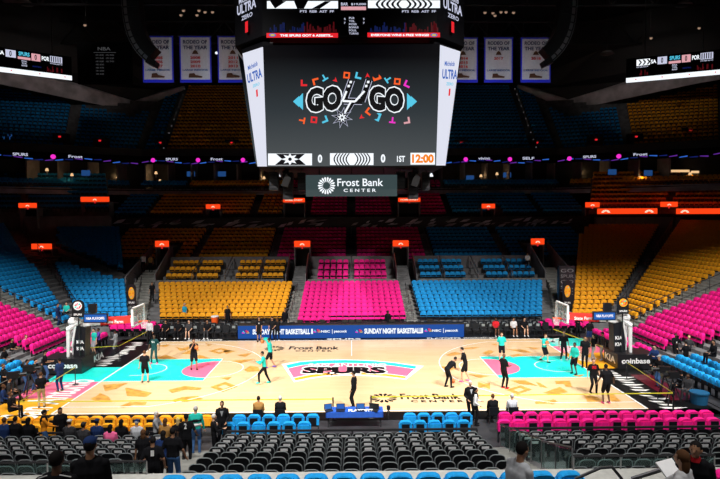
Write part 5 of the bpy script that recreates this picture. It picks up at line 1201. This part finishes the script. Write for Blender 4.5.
    for (a, b, e) in ((shL, elL, wrL), (shR, elR, wrR)):
        if sleeves == 'none': continue
        if sleeves == 'long': c(a, b, .034, .028, g); c(b, b+(e-b)*.92, .028, .021, g)
        else: c(a, a+(b-a)*.75, .034, .032, g)
    remesh(g, .014 if near else .022, 'shirt' if sleeves != 'long' else 'jacket', 'c_'+top, r)
    g = MB()
    for dx in (-.045, 0, .045): c(pel+V((dx, 0, .03)), pel+V((dx, 0, -.01)), .056, .056, g)
    for (a, b, e) in ((hipL, knL, anL), (hipR, knR, anR)):
        if short: c(a, a+(b-a)*.85, .060, .052, g)
        else: c(a, b, .056, .040, g); c(b, e, .040, .028, g)
    remesh(g, .016 if near else .024, 'shorts' if short else 'trousers', 'c_'+bottom, r)
    for a in (anL, anR):
        b = MB(); b.ell(S_(a+V((0, .035, -.018))), (.028*H, .075*H, .024*H), n=10, k=6); b.build('shoe', 'c_'+shoes, r, True)
    # hair or hat
    hb = MB(); hc = hed+Rh@V((0, -.008, .012))
    if hs == 'bald': hb = None
    elif hs == 'long':
        hb.ell(S_(hc), (.049*H, .054*H, .058*H), n=12, k=8, R=Rh); hb.ell(S_(hed+Rh@V((0, -.030, -.05))), (.046*H, .030*H, .075*H), n=10, k=7, R=Rh)
    else: hb.ell(S_(hc), (.0465*H, .052*H, .056*H), n=12, k=8, R=Rh)
    if hb:  # carve the face free
        keep = []
        vs = hb.v
        for fi, fc in enumerate(hb.f):
            cc_ = sum((V(vs[i]) for i in fc), V())/len(fc); l_ = Rh.transposed()@(cc_/H-hed)
            if l_.y > .016 and l_.z < .030: continue
            keep.append(fc)
        hb.f = keep; hb.m = [0]*len(keep); hb.build('hair', 'c_'+hair, r, True)
    if hat:
        b = MB(); b.ell(S_(hed+Rh@V((0, -.002, .028))), (.049*H, .054*H, .042*H), n=12, k=8, R=Rh); b.prism([S_(hed+Rh@V((x, y, .026))) for x, y in ((-.038, .035), (.038, .035), (.03, .09), (-.03, .09))], S_(Rh@V((0, 0, .006)))); b.build('cap', 'c_'+hat, r, True)
    if near or h > 0:
        b = MB()
        for s in (-1, 1): b.ell(S_(hed+Rh@V((s*.017, .0445, .006))), (.0052*H, .004*H, .0035*H), n=8, k=5)
        b.build('eyes', 'eye', r); b = MB(); b.ell(S_(hed+Rh@V((0, .046, -.031))), (.012*H, .005*H, .0035*H), n=8, k=5); b.build('mouth', 'lip', r)
    if extra: extra(r, dict(pel=pel, wst=wst, chs=chs, shc=shc, hed=hed, H=H, wrL=wrL, wrR=wrR, dirv=dirv, fw=fw, shL=shL, shR=shR))
    return r
def G0(px, py, z=.035): p = W(px, py, Z=z); return (p.x, p.y, z)
def at(px, py, Y, h, hz=.97):
    "place by the top of the head: gives the ground point"
    p = W(px, py, Y=Y); return (p.x, Y, p.z-h*hz)
def badge(words, col='c_white', back=True, size=.5):
    def fn(r, j):
        b = MB(); H = j['H']; c_ = (j['chs']+j['dirv']*.02)*H; s = -1 if back else 1; off = j['fw']*(s*.078*H)
        ux = Vector((1, 0, 0))*((.11 if len(words) > 1 else .05)*H)*(1 if back else -1); org = c_+off-ux/2-j['dirv']*.04*H
        put_text(b, words, org, ux, j['dirv']*.09*H*size, 0, .04); b.build('shirt_lettering', col, r)
    return fn
def lanyard(r, j):
    b = MB(); H = j['H']; c_ = (j['wst']+j['fw']*.075)*H; b.box(c_+Vector((0, 0, .06*H)), (.06, .02, .09)); b.build('pass', 'c_white', r)
def suitfront(col='c_white'):
    def fn(r, j):
        b = MB(); H = j['H']; c_ = (j['chs']+j['fw']*.066)*H; b.prism([c_+Vector((-.035*H, 0, .05*H)), c_+Vector((.035*H, 0, .05*H)), c_+Vector((0, .004, -.07*H))], (0, .012, 0)); b.build('shirt_front', col, r)
    return fn
run = dict(fl=(-.07, .16, .06), fr=(.07, -.16, .08), lean=.15)
hold = dict(hl=(-.04, .2, .72), hr=(.04, .2, .72)); phone = dict(hl=(-.05, .17, .62), hr=(.05, .17, .62))
# players on the court
person(G0(145, 382.5), 5, 'player in black T-shirt and shorts seen from behind inside the left teal lane', 1.85, 'l', 'black', 'black', 'black', 'brownhair', short=True, fl=(-.09, 0, .04), fr=(.09, 0, .04), hl=(-.17, .02, .47), hr=(.17, .02, .47))
person(G0(154.5, 363.5), 180, 'staffer in dark green clothes and bright pink shoes by the left lane', 1.9, 'd', 'darkgreen', 'darkgreen', 'pinkc', fl=(-.1, 0, .04), fr=(.1, 0, .04), hl=(-.17, .03, .52), hr=(.17, .03, .52), extra=badge('SA', back=False, size=.8))
person(G0(194, 369.5), -155, 'player in black holding a basketball above the left pink circle', 1.93, 'm', 'black', 'black', 'black', short=True, hl=(-.04, .14, .84), hr=(.05, .14, .82), fl=(-.08, .04, .04), fr=(.08, -.06, .04))
b0 = W(194.5, 346, Y=W(194, 369.5, Z=0).y-.35); ball(W(196.5, 347.5, Y=b0.y), 'basketball held by the player in black at the left pink circle')
person(G0(264.5, 384), 100, 'player in teal long sleeve top and black tights jogging left toward the arc', 1.88, 'm', 'teal', 'black', 'teal', sleeves='long', fl=(-.06, .16, .08), fr=(.07, -.16, .05), lean=.12, hl=(-.08, .24, .72), hr=(.12, .18, .66))
person(G0(270.5, 368), 80, 'player in teal top shooting with raised arms near the left three point arc', 1.9, 'm', 'teal', 'black', 'purple', sleeves='long', short=True, fl=(-.06, .1, .05), fr=(.07, -.14, .06), lean=.1, hl=(-.03, .22, .95), hr=(.04, .22, .97))
ball(W(262.5, 341.5, Y=W(270, 368, Z=0).y), 'basketball raised by the shooter in the teal top')
person(G0(259.5, 341.5, .035), 180, 'trainer in black T-shirt and shorts standing before the left end of the scorers table', 1.88, 'm', 'black', 'black', 'black', 'blackhair', short=True, hl=(-.1, .12, .5), hr=(.1, .12, .5), extra=badge('S', back=False))
person(G0(272.5, 341), 170, 'staffer in black beside the trainer, standing before the blue table lettering', 1.85, 'm', 'black', 'black', 'white', fl=(-.09, 0, .04), fr=(.09, 0, .04), hl=(-.08, .1, .56), hr=(.14, .04, .5))
person(G0(277.5, 340.6), 10, 'long haired staffer in black talking with arms folded before the blue table', 1.75, 'l', 'black', 'black', 'white', 'brownhair', 'long', hl=(.04, .12, .66), hr=(-.04, .12, .66))
person(G0(447, 387.5), -70, 'man in black bending forward over a basketball right of the centre logo', 1.88, 'm', 'black', 'black', 'black', lean=.75, hl=(-.02, .34, .52), hr=(.06, .34, .50), fl=(-.07, -.02, .04), fr=(.07, .1, .04))
person(G0(465.5, 381.5), 75, 'tall player in black shirt and shorts with pale legs, leaning toward the bending man', 2.0, 'l', 'black', 'black', 'pinkc', 'blackhair', short=True, lean=.25, hl=(-.05, .25, .60), hr=(.05, .22, .62), fl=(-.07, .08, .04), fr=(.08, -.1, .04))
ball(W(451.5, 365.5, Y=W(447, 387, Z=0).y-.1), 'basketball held by the bending man in black'); ball(Vector(G0(453, 381, .15)), 'basketball lying on the floor between the two men right of centre')
person(G0(503.5, 388.5), -60, 'coach in black with bright red shoes standing at the right pink circle', 1.95, 'd', 'black', 'black', 'red', hs='bald', hl=(-.05, .18, .62), hr=(.06, .18, .62), fl=(-.05, 0, .04), fr=(.07, .04, .04))
person(G0(501.5, 360.5), 175, 'player in teal T-shirt and black shorts above the right pink circle', 1.85, 'l', 'teal', 'black', 'black', 'brownhair', short=True, fl=(-.09, -.03, .04), fr=(.08, .06, .04), hl=(-.16, .04, .5), hr=(.15, .05, .5))
person(G0(544, 362.5), -140, 'player in teal T-shirt stepping with a basketball at the right lane edge', 1.88, 'l', 'teal', 'black', 'black', 'brownhair', short=True, fl=(-.07, .1, .04), fr=(.08, -.1, .12), lean=.1, hl=(-.02, .17, .68), hr=(.1, .2, .68))
ball(W(547, 342.5, Y=W(544, 362.5, Z=0).y-.3), 'basketball carried by the player in teal at the right lane edge')
person(G0(563.5, 360), 180, 'staffer in plain black standing on the right baseline behind the lane', 1.88, 'm', 'black', 'black', 'offwhite', hs='bald', fl=(-.09, 0, .04), fr=(.1, 0, .04), hl=(-.17, .04, .5), hr=(.17, .04, .5))
person(G0(574.5, 374), 120, 'player in teal long sleeve shirt and black shorts inside the right lane', 1.9, 'd', 'teal', 'black', 'black', short=True, sleeves='long', fl=(-.08, 0, .04), fr=(.08, 0, .04), hl=(-.12, .14, .56), hr=(.12, .1, .5))
person(G0(585, 367.5), 150, 'tall man in black standing on the orange apron corner by the right lane', 1.98, 'm', 'black', 'black', 'black', fl=(-.05, 0, .04), fr=(.07, 0, .04), hl=(-.12, .1, .5), hr=(.12, .05, .5))
person(G0(593.5, 361), 100, 'dark haired person in black with grey trousers walking across the orange apron', 1.75, 'l', 'black', 'grey', 'white', 'blackhair', 'long', fl=(-.06, .12, .04), fr=(.07, -.1, .04))
person(G0(602.5, 360), 90, 'person in black jacket and grey trousers on the apron before the right hoop base', 1.85, 'm', 'charcoal', 'grey', 'grey', sleeves='long', fl=(-.07, .05, .04), fr=(.07, -.05, .04), hat='black')
person(G0(589.5, 344.5), 0, 'person in black shirt and navy shorts seen from behind beyond the right hoop', 1.85, 'd', 'black', 'navy', 'black', short=True, hl=(-.1, .14, .6), hr=(.1, .14, .6))
person(G0(593, 394), 175, 'man in black jogger suit with red lettering stepping on the right side of the court', 1.9, 'l', 'black', 'black', 'black', 'brownhair', fl=(-.1, -.02, .04), fr=(.1, .08, .10), hl=(-.17, .04, .5), hr=(.17, .06, .5), extra=badge('SPURS', 'c_red', back=False, size=1.0))
person(G0(606.5, 403.5), 5, 'player in black with pink shoes seen from behind at the right near side', 1.98, 'd', 'black', 'black', 'pinkc', short=True, fl=(-.08, 0, .04), fr=(.08, 0, .04), lean=.12, hl=(-.2, .1, .5), hr=(.22, .06, .52), sleeves='short')
person(G0(354, 408.5), 70, 'man in a black suit standing alone on court beyond the press table', 1.88, 'm', 'black', 'black', 'black', sleeves='long', fl=(-.05, 0, .04), fr=(.06, .02, .04), hl=(-.1, .04, .5), hr=(.1, .06, .5))
# near sideline, walking and sitting
person((W(470, 400, Y=-8.9).x, -8.9, .03), -165, 'man in a black suit with grey hair standing at the near sideline right of centre', 1.85, 'l', 'black', 'black', 'black', 'greyhair', sleeves='long', hs='short', hl=(-.1, .12, .55), hr=(.1, .1, .55), extra=suitfront('c_lgrey'))
def whitearms(r, j):
    pass
person((W(475.5, 410, Y=-9.5).x, -9.5, .03), -100, 'usher in black vest over white sleeves at the right end of the blue chairs', 1.72, 'm', 'white', 'black', 'black', sleeves='long', hl=(-.1, .14, .6), hr=(.12, .1, .55), extra=lambda r, j: (lambda b: (b.ell(Vector(j['chs'])*j['H'], (.115*j['H'], .078*j['H'], .14*j['H']), n=12, k=8), b.build('vest', 'c_black', r, True)))(MB()))
for px, Yy, tp_, hr_, sk, wh in ((257.5, -9.5, 'brown', 'blackhair', 'm', 'in a tan jacket'), (279.5, -9.5, 'black', 'greyhair', 'l', 'in a dark jacket, grey haired,'), (494.5, -9.5, 'black', 'brownhair', 'l', 'in a black jacket, balding,'), (514, -9.5, 'lgrey', 'greyhair', 'l', 'in a pale shirt')):
    p = W(px, 416, Y=Yy); person((p.x, -9.2, .03), 0, 'seated person %s seen from behind on the near sideline chairs' % wh, 1.78, sk, tp_, 'black', 'black', hr_, sit=True, sleeves='long', near=False)
    o = empty('sideline_chair', (p.x, -9.2, 0), 0, 'black chair under the seated person %s' % wh, 'chair')
    MB().mm((-.22, -.22, .38), (.22, .2, .43)).build('seat', 'seatblack', o); MB().mm((-.22, -.26, .43), (.22, -.22, .8)).build('backrest', 'seatblack', o)
    for sx in (-.2, .2):
        for sy in (-.2, .18): MB().mm((sx-.015, sy-.015, 0), (sx+.015, sy+.015, .38)).build('leg', 'rail', o)
# group at the left aisle of the near stand
person(at(222, 402, -11.6, 1.85), -175, 'man in dark suit and grey tie standing beside the first blue near sideline chair', 1.85, 'm', 'black', 'black', 'black', sleeves='long', hl=(-.1, .14, .56), hr=(.1, .12, .56), near=True, extra=suitfront('c_grey'))
person(at(213.5, 415, -12.4, 1.76), -70, 'white haired man in a black suit walking in the near left aisle', 1.76, 'l', 'black', 'black', 'black', 'greyhair', sleeves='long', hl=(-.1, .2, .6), hr=(.1, .2, .66), fl=(-.07, .1, .04), fr=(.07, -.1, .04), near=True, extra=suitfront())
person(at(195.5, 407, -13.2, 1.86), 10, 'grey haired man in teal, white and black striped sweater in the near left aisle', 1.86, 'l', 'teal', 'jeans', 'grey', 'greyhair', sleeves='long', near=True, hl=(-.16, .06, .47), hr=(.16, .06, .47), extra=lambda r, j: (lambda b: (b.ell((j['wst']-j['dirv']*.0)*j['H']+Vector((0, 0, .0)), (.125*j['H'], .082*j['H'], .045*j['H']), n=14, k=7), b.build('white_stripe', 'c_white', r, True), (lambda b2: (b2.ell((j['wst']+j['dirv']*.085)*j['H'], (.127*j['H'], .086*j['H'], .045*j['H']), n=14, k=7), b2.build('black_stripe', 'c_black', r, True)))(MB())))(MB()))
person(at(186, 415, -14.3, 1.82), 5, 'man in a black basketball jersey lettered 2 seen from behind in the aisle', 1.82, 'd', 'black', 'black', 'black', near=True, extra=badge('2', size=1.3), hl=(-.18, .04, .5), hr=(.2, .05, .55))
person(at(172.5, 429, -18.3, 1.80), 0, 'broad man in plain black T-shirt and jeans seen from behind near the aisle', 1.80, 'm', 'black', 'jeans', 'black', near=True, hl=(-.19, .04, .5), hr=(.19, .04, .5))
person(at(152.5, 438, -19.0, 1.78), 15, 'person in black jersey numbered 1 seen from behind, left of the broad man', 1.78, 'm', 'black', 'black', 'black', 'blackhair', near=True, extra=badge('1', size=1.0), hl=(-.14, .1, .6), hr=(.17, .03, .5), look=.3)
person(at(163, 432, -17.4, 1.68), 0, 'woman with dark hair in black between the jersey wearer and the broad man', 1.68, 'm', 'navy', 'black', 'black', 'blackhair', 'long', near=True)
person(at(143, 431, -17.0, 1.66), 10, 'woman with long brown hair in black left of the numbered jersey', 1.66, 'm', 'black', 'black', 'black', 'brownhair', 'long', near=True)
person(at(156, 412.5, -12.6, 1.70), -90, 'long haired person in a grey jacket holding a paper in the near left rows', 1.70, 'l', 'grey', 'black', 'black', 'greyhair', 'long', near=True, sleeves='long', hl=(-.05, .22, .66), hr=(.05, .22, .66))
person(at(43.5, 411, -12.5, 1.75), -60, 'person in black vest with orange sleeves and teal collar standing in the near left rows', 1.75, 'm', 'orange', 'jeans', 'black', hat='black', near=True, sleeves='long', hl=(-.08, .2, .6), hr=(.05, .22, .6), extra=lambda r, j: (lambda b: (b.ell(Vector(j['chs'])*j['H'], (.118*j['H'], .082*j['H'], .14*j['H']), n=12, k=8), b.build('vest', 'c_black', r, True)))(MB()))
person(at(60, 408.5, -12.2, 1.72), -150, 'woman with long black hair in black standing just right of the orange sleeved person', 1.72, 'm', 'black', 'black', 'black', 'blackhair', 'long', near=True, sleeves='long')
for px, py, tp_, hr_, hs_, sk, hat_, wh in ((4, 419, 'navy', 'brownhair', 'short', 'm', None, 'first from the left edge'), (15, 418, 'black', 'blackhair', 'short', 'm', None, 'second from the left edge'), (28, 419, 'black', 'blackhair', 'long', 'l', None, 'third from the left edge'), (69, 421, 'charcoal', 'brownhair', 'short', 'l', 'white', 'wearing a white cap'),
                                        (83, 424, 'charcoal', 'blackhair', 'short', 'm', 'charcoal', 'wearing a dark cap'), (96.5, 420.5, 'navy', 'blackhair', 'short', 'm', 'navy', 'wearing a navy cap'), (110, 426, 'pinkc', 'blackhair', 'long', 'm', None, 'in a pink top'), (121, 421, 'black', 'blackhair', 'long', 'm', None, 'in black with a topknot'),
                                        (136.5, 421, 'lgrey', 'greyhair', 'short', 'l', 'navy', 'in pale grey with a navy cap'), (147, 432, 'navy', 'blackhair', 'short', 'm', None, 'in navy behind the long haired person'), (165, 420, 'brown', 'brownhair', 'long', 'l', None, 'in brown before the aisle group'), (178, 419, 'black', 'blond', 'long', 'l', 'yellowc', 'in a yellow cap')):
    Y = -13.22 if py < 424 else -14.05; g = at(px, py, Y, 1.76, .70)
    person((g[0], Y, max(.4, g[2])), 0, 'seated spectator %s among the near left seats' % wh, 1.76, sk, tp_, 'black', 'black', hr_, hs_, sit=True, sleeves='long', near=True, hat=hat_)
# the big heads at the very bottom
person(at(56, 454.5, -27.2, 1.78), 5, 'dark haired man in black and white top seen from behind at the bottom left', 1.78, 'd', 'black', 'black', 'black', 'blackhair', near=True, sleeves='long', extra=lambda r, j: (lambda b: ([b.tube((j['shc']+Vector((s*.04, -.05, .035)))*j['H'], (j['shL' if s < 0 else 'shR']+Vector((0, -.03, .03)))*j['H'], .008, .008, 6) for s in (-1, 1)], b.build('white_piping', 'c_white', r)))(MB()))
person(at(89.5, 440.5, -26.4, 1.82), 8, 'large man in a navy cap and black top seen from behind at the bottom left', 1.82, 'm', 'black', 'black', 'black', 'blackhair', near=True, sleeves='long', hat='navy')
person(at(515.5, 445.5, -26.6, 1.72), -65, 'dark haired man in a light grey jacket in profile at the bottom right of centre', 1.72, 'm', 'lgrey', 'black', 'black', 'blackhair', near=True, sleeves='long', lean=.15, hl=(-.05, .18, .58), hr=(.05, .18, .58))
person(at(683.5, 453.5, -26.9, 1.66), 40, 'woman with long wavy brown hair in white holding papers at the bottom right', 1.66, 'l', 'offwhite', 'black', 'black', 'brownhair', 'long', near=True, sleeves='long', hl=(-.16, .2, .66), hr=(-.04, .24, .62))
person(at(695.5, 441.5, -26.0, 1.78), 150, 'bearded man in black with a red collar facing the woman at the bottom right', 1.78, 'm', 'black', 'black', 'black', 'blackhair', near=True, sleeves='long', lean=.1, look=-.3, extra=lambda r, j: (lambda b: (b.tube((j['shc']+j['dirv']*.012)*j['H'], (j['shc']+j['dirv']*.045)*j['H'], .045*j['H'], .036*j['H'], 14), b.build('red_collar', 'c_red', r)))(MB()))
p = W(669, 468, Y=-26.0); tag(MB().box(p, (.34, .02, .24), rz=.4, rx=-.9).build('paper', 'card'), 'white paper sheet held by the brown haired woman at the bottom right', 'paper')
# left media corner
def cam_rig(loc, rz, label):
    r = empty('tv_camera', loc, rz, label, 'camera')
    for k in range(3): t = 2*PI*k/3; MB().tube((0, 0, 1.25), (.45*math.cos(t), .45*math.sin(t), 0), .03, n=6).build('leg', 'black', r)
    MB().box((0, 0, 1.48), (.28, .55, .32)).tube((0, .27, 1.48), (0, .6, 1.48), .1, .12, 12).build('camera_body', 'black', r); MB().box((-.1, -.35, 1.62), (.22, .12, .18)).build('viewfinder', 'black', r); MB().tube((.1, -.2, 1.3), (.25, -.7, 1.1), .018, n=6).build('pan_handle', 'metal', r)
person(G0(45.5, 382), -60, 'bearded man in cap, black T-shirt and jeans standing left of the left hoop base', 1.85, 'm', 'black', 'jeans', 'black', hat='black', **phone)
person(G0(60.5, 391.5), 60, 'man in a navy suit standing before the padded base of the left hoop', 1.85, 'm', 'navy', 'navy', 'brown', sleeves='long', **phone)
person(G0(41.5, 407.5), 20, 'man in black shirt and khaki trousers by the yellow tape at left', 1.78, 'l', 'black', 'khaki', 'black', 'brownhair', **phone)
person(G0(25, 392), -80, 'camera operator in black and jeans at the left apron, nearest the court', 1.8, 'm', 'black', 'jeans', 'brown', lean=.2, hl=(-.05, .22, .75), hr=(.06, .2, .72))
person(G0(33.5, 391), -90, 'second camera operator in black and jeans at the left apron', 1.8, 'l', 'black', 'jeans', 'brown', lean=.2, hl=(-.05, .22, .75), hr=(.06, .2, .72))
cam_rig(G0(30, 396, .03), -1.4, 'large black broadcast camera at the left apron between two operators')
cam_rig(G0(14, 404, .03), -1.2, 'large black broadcast camera at the far left near corner')
for i, (px, py, Y, tp_, bt, sk, f, ss, wh) in enumerate(((3, 374, -5, 'black', 'black', 'm', -80, False, 'in black at the left edge, behind the cameras'), (12, 347, 1.2, 'black', 'black', 'm', -90, False, 'in black with a white collar before the left pink seats'), (26, 340, 2.2, 'white', 'black', 'l', -120, False, 'in a white shirt before the left pink seats'),
                                          (3, 330, 3.5, 'white', 'black', 'l', -90, False, 'with hands raised at the left edge by the pink seats'), (3, 390, -7.0, 'navy', 'black', 'd', -70, True, 'seated in navy near the left edge'), (9, 380, -5.8, 'charcoal', 'black', 'l', -60, True, 'seated in charcoal beside the left cameras'), (10, 402, -8.2, 'black', 'black', 'm', -60, True, 'seated low in black at the near left corner'), (4, 348, .0, 'black', 'black', 'd', -90, True, 'seated in black below the left pink seats'), (70, 351, 0.9, 'white', 'black', 'm', -40, True, 'crouching in white behind the left hoop base'))):
    g = at(px, py, Y, 1.8, .97 if not ss else .70); person((g[0], g[1], max(.0, g[2])), f, 'media person %s' % wh, 1.8, sk, tp_, bt, 'black', 'blackhair' if i % 2 else 'brownhair', sit=ss, sleeves='long' if tp_ in ('white', 'navy') else 'short', hl=(-.1, .2, .62) if not ss else None, hr=(.1, .2, .62) if not ss else None)
# by the left hoop
person(at(94, 329, 3.6, 1.8), 150, 'person in teal T-shirt and grey shorts behind the left hoop', 1.8, 'l', 'teal', 'grey', 'black', short=True)
person(at(98.5, 328.5, 5.0, 1.8), 120, 'person in purple top behind the one in teal at the left hoop', 1.8, 'd', 'purple', 'black', 'black', hl=(-.1, .2, .7), hr=(.1, .2, .7))
person(at(115.5, 330.5, 5.5, 1.8), 90, 'man in a grey suit standing behind the left baseline', 1.8, 'd', 'grey', 'grey', 'black', sleeves='long', **phone)
person(at(149.5, 320, 8.0, 1.8), 170, 'person in white and black standing at the far left corner of the court', 1.8, 'm', 'offwhite', 'black', 'black', sleeves='long')
person(at(66.5, 300.5, 9.6, 1.75, .8), 180, 'person in teal seated at the foot of the left blue seats', 1.75, 'l', 'teal', 'black', 'black', sit=True)
person(at(57.5, 304, 8.0, 1.8), -90, 'man in a dark suit at the foot of the left aisle stairs', 1.8, 'm', 'navy', 'navy', 'black', sleeves='long')
# far bench
for px, tp_, bt, sk, sh, wh in ((164, 'black', 'black', 'm', False, 'leftmost on the bench'), (176.5, 'black', 'black', 'd', False, 'second on the left bench'), (187.5, 'charcoal', 'black', 'l', True, 'bare legged in white shoes'), (206, 'black', 'charcoal', 'm', False, 'all in black with grey shoes')):
    p = W(px, 325, Y=8.45); person((p.x, 8.86, .06), 180, 'seated player on the left team bench, %s' % wh, 1.9, sk, tp_, bt, 'white', sit=True, short=sh)
for px, tp_, sk, wh in ((497, 'red', 'd', 'in a red top'), (515, 'offwhite', 'm', 'in a pale top'), (526, 'black', 'l', 'all in black'), (528 - 1, 'black', 'm', 'x'), (587 - 60, 'black', 'm', 'x')):
    if wh == 'x': continue
    p = W(px, 325, Y=8.45); person((p.x, 8.86, .06), 180, 'seated player on the right team bench, %s' % wh, 1.9, sk, tp_, 'black', 'white', sit=True, short=True)
person(at(184.5, 303.5, 12.2, 1.8, .97), 150, 'man in a light blue shirt walking among the far left yellow seats', 1.8, 'l', 'lightblue', 'black', 'black', 'greyhair')
person(at(227.5, 306, 11.3, 1.8, .97), 180, 'staffer in black standing among the far yellow seats', 1.8, 'm', 'black', 'black', 'black')
person(at(285, 309, 10.0, 1.8), 180, 'figure in black jacket with a white towel at the foot of the left aisle stairs', 1.8, 'm', 'black', 'black', 'black', sleeves='long', fl=(-.1, 0, .04))
person(at(388, 311, 9.9, 1.7), 180, 'person in a black hooded coat before the centre pink seats', 1.7, 'd', 'black', 'black', 'black', sleeves='long', hs='long')
person(at(152, 282.5, 15.2, 1.8), 180, 'guard in black on the far left corner stairs', 1.8, 'm', 'black', 'black', 'black')
person(at(143, 254, 22.0, 1.8), 180, 'person in a white shirt at the mouth of the far left tunnel', 1.8, 'm', 'white', 'black', 'black', sleeves='long')
person(at(150.5, 255, 22.0, 1.78), 180, 'person in brown at the mouth of the far left tunnel', 1.78, 'm', 'brown', 'black', 'black')
person(at(527.5, 253, 21.6, 1.8, .72), 180, 'person in white seated high among the right three-row blue boxes', 1.8, 'l', 'white', 'black', 'black', sit=True)
person(at(60, 255, 22.5, 1.8), -90, 'dark clothed person at the left tunnel mouth by the diagonal wall', 1.8, 'd', 'black', 'black', 'black')
# right media
for i, (px, py, Y, tp_, bt, sk, f, ss, hat_, wh) in enumerate(((675.7, 334, .9, 'black', 'black', 'd', 180, False, None, 'tall in a black suit with a pass before the right pink seats'), (689, 336, .5, 'charcoal', 'black', 'l', 170, False, None, 'fair haired in dark clothes before the right pink seats'), (686, 347, -1.0, 'black', 'black', 'l', 20, False, None, 'in a black vest beside the cyan rows'),
                                                      (655, 348.5, -2.0, 'navy', 'black', 'l', 120, False, None, 'in navy aiming a camera at the right apron'), (659.5, 362, -4.3, 'black', 'jeans', 'l', 100, False, 'grey', 'in a grey cap and jeans at the right apron'), (681.5, 375.5, -5.6, 'black', 'black', 'm', 90, True, None, 'sitting in black at the right tape corner'),
                                                      (688, 381, -6.2, 'charcoal', 'charcoal', 'd', 130, True, None, 'sitting in dark grey and looking down at the right corner'), (714, 341, -3.5, 'black', 'black', 'm', 90, True, None, 'sitting in black at the far right edge'), (578, 331, 8.3, 'black', 'black', 'm', 180, False, None, 'in black at the far right corner, under the hoop'))):
    g = at(px, py, Y, 1.8, .97 if not ss else .70); person((g[0], g[1], max(.0, g[2])), f, 'media person %s' % wh, 1.8, sk, tp_, bt, 'black', 'blond' if 'fair' in wh else 'blackhair', sit=ss, sleeves='long', hat=hat_, hl=(-.1, .2, .66) if not ss else None, hr=(.1, .2, .66) if not ss else None, extra=lanyard if 'pass' in wh else None)
cam_rig(G0(664, 398, .03), 1.4, 'large black broadcast camera at the right apron before the cyan rows')
cam_rig(G0(672, 404, .03), 1.7, 'large black broadcast camera at the right near corner by the tape post')
r = empty('cable_tub', G0(699, 404, .0), 0, 'round blue plastic tub near the right corner of the court', 'tub')
MT['tub'] = mat('tub_blue', (.01, .10, .22), .5); MB().tube((0, 0, 0), (0, 0, .6), .36, .42, 18).build('tub_body', 'tub', r); MB().tube((0, 0, .56), (0, 0, .62), .45, .45, 18).build('rim', 'tub', r)
# glass and railings at the bottom of the picture
MT['pane'] = mat('tinted_glass', (.55, .75, .72), .04); MT['pane'].node_tree.nodes['Principled BSDF'].inputs['Transmission Weight'].default_value = .95; MT['pane'].node_tree.nodes['Principled BSDF'].inputs['IOR'].default_value = 1.02
def glassrail(a, b_, label, h=.75, n=3):
    a, b_ = Vector(a), Vector(b_); r = empty('glass_railing', a, 0, label, 'railing'); d = b_-a
    MB().tube((0, 0, h), tuple(d+Vector((0, 0, h))), .028, n=8).build('top_rail', 'rail', r)
    for k in range(n+1): p = d*(k/n); MB().tube(tuple(p), tuple(p+Vector((0, 0, h))), .02, n=6).build('post', 'metal', r)
    nn = Vector((-d.y, d.x, 0)).normalized()*.012
    MB().prism([tuple(Vector((0, 0, .08))), tuple(d+Vector((0, 0, .08))), tuple(d+Vector((0, 0, h-.06))), tuple(Vector((0, 0, h-.06)))], tuple(nn)).build('glass_pane', 'pane', r)
a, b_ = W(0, 463, Y=-19.7), W(148, 460, Y=-19.7); glassrail((a.x, -19.8, 2.80), (b_.x, -19.8, 2.80), 'glass railing on the ledge wall at the bottom left', .35)
glassrail((W(572, 460, Y=-19.7).x, -19.8, 2.80), (9.5, -19.8, 2.80), 'glass railing on the ledge wall at the bottom right', .35)
glassrail((W(545, 447, Y=-17.3).x, -17.0, 1.5), (W(572, 475, Y=-19.6).x, -19.6, 2.4), 'slanting glass railing beside the lower right stairwell', .9, 2)
glassrail((W(502, 431, Y=-13.2).x, -13.0, .5), (W(545, 447, Y=-17).x, -16.9, 1.5), 'glass railing along the near right aisle', .9, 4)
r = empty('tubular_barrier', W(597, 466, Y=-23)-Vector((0, 0, .2)), 0, 'bent black tubular barrier at the bottom right of the picture', 'barrier')
pts = [W(575, 479, Y=-23), W(600, 468, Y=-23), W(612, 467, Y=-23), (W(622, 479, Y=-23))]; b = MB(); o = r.location
for p, q in zip(pts, pts[1:]): b.tube(p-o, q-o, .03, n=8)
b.build('bent_tube', 'rail', r)
a, b_ = W(632, 479, Y=-24), W(672, 466, Y=-24); r = empty('slanting_handrail', a, 0, 'black slanting handrail before the brown haired woman', 'handrail'); MB().tube((0, 0, 0), b_-a, .04, n=8).build('rail_tube', 'rail', r)
bpy.data.scenes.remove(TMP); print('PEOPLE', NP[0])
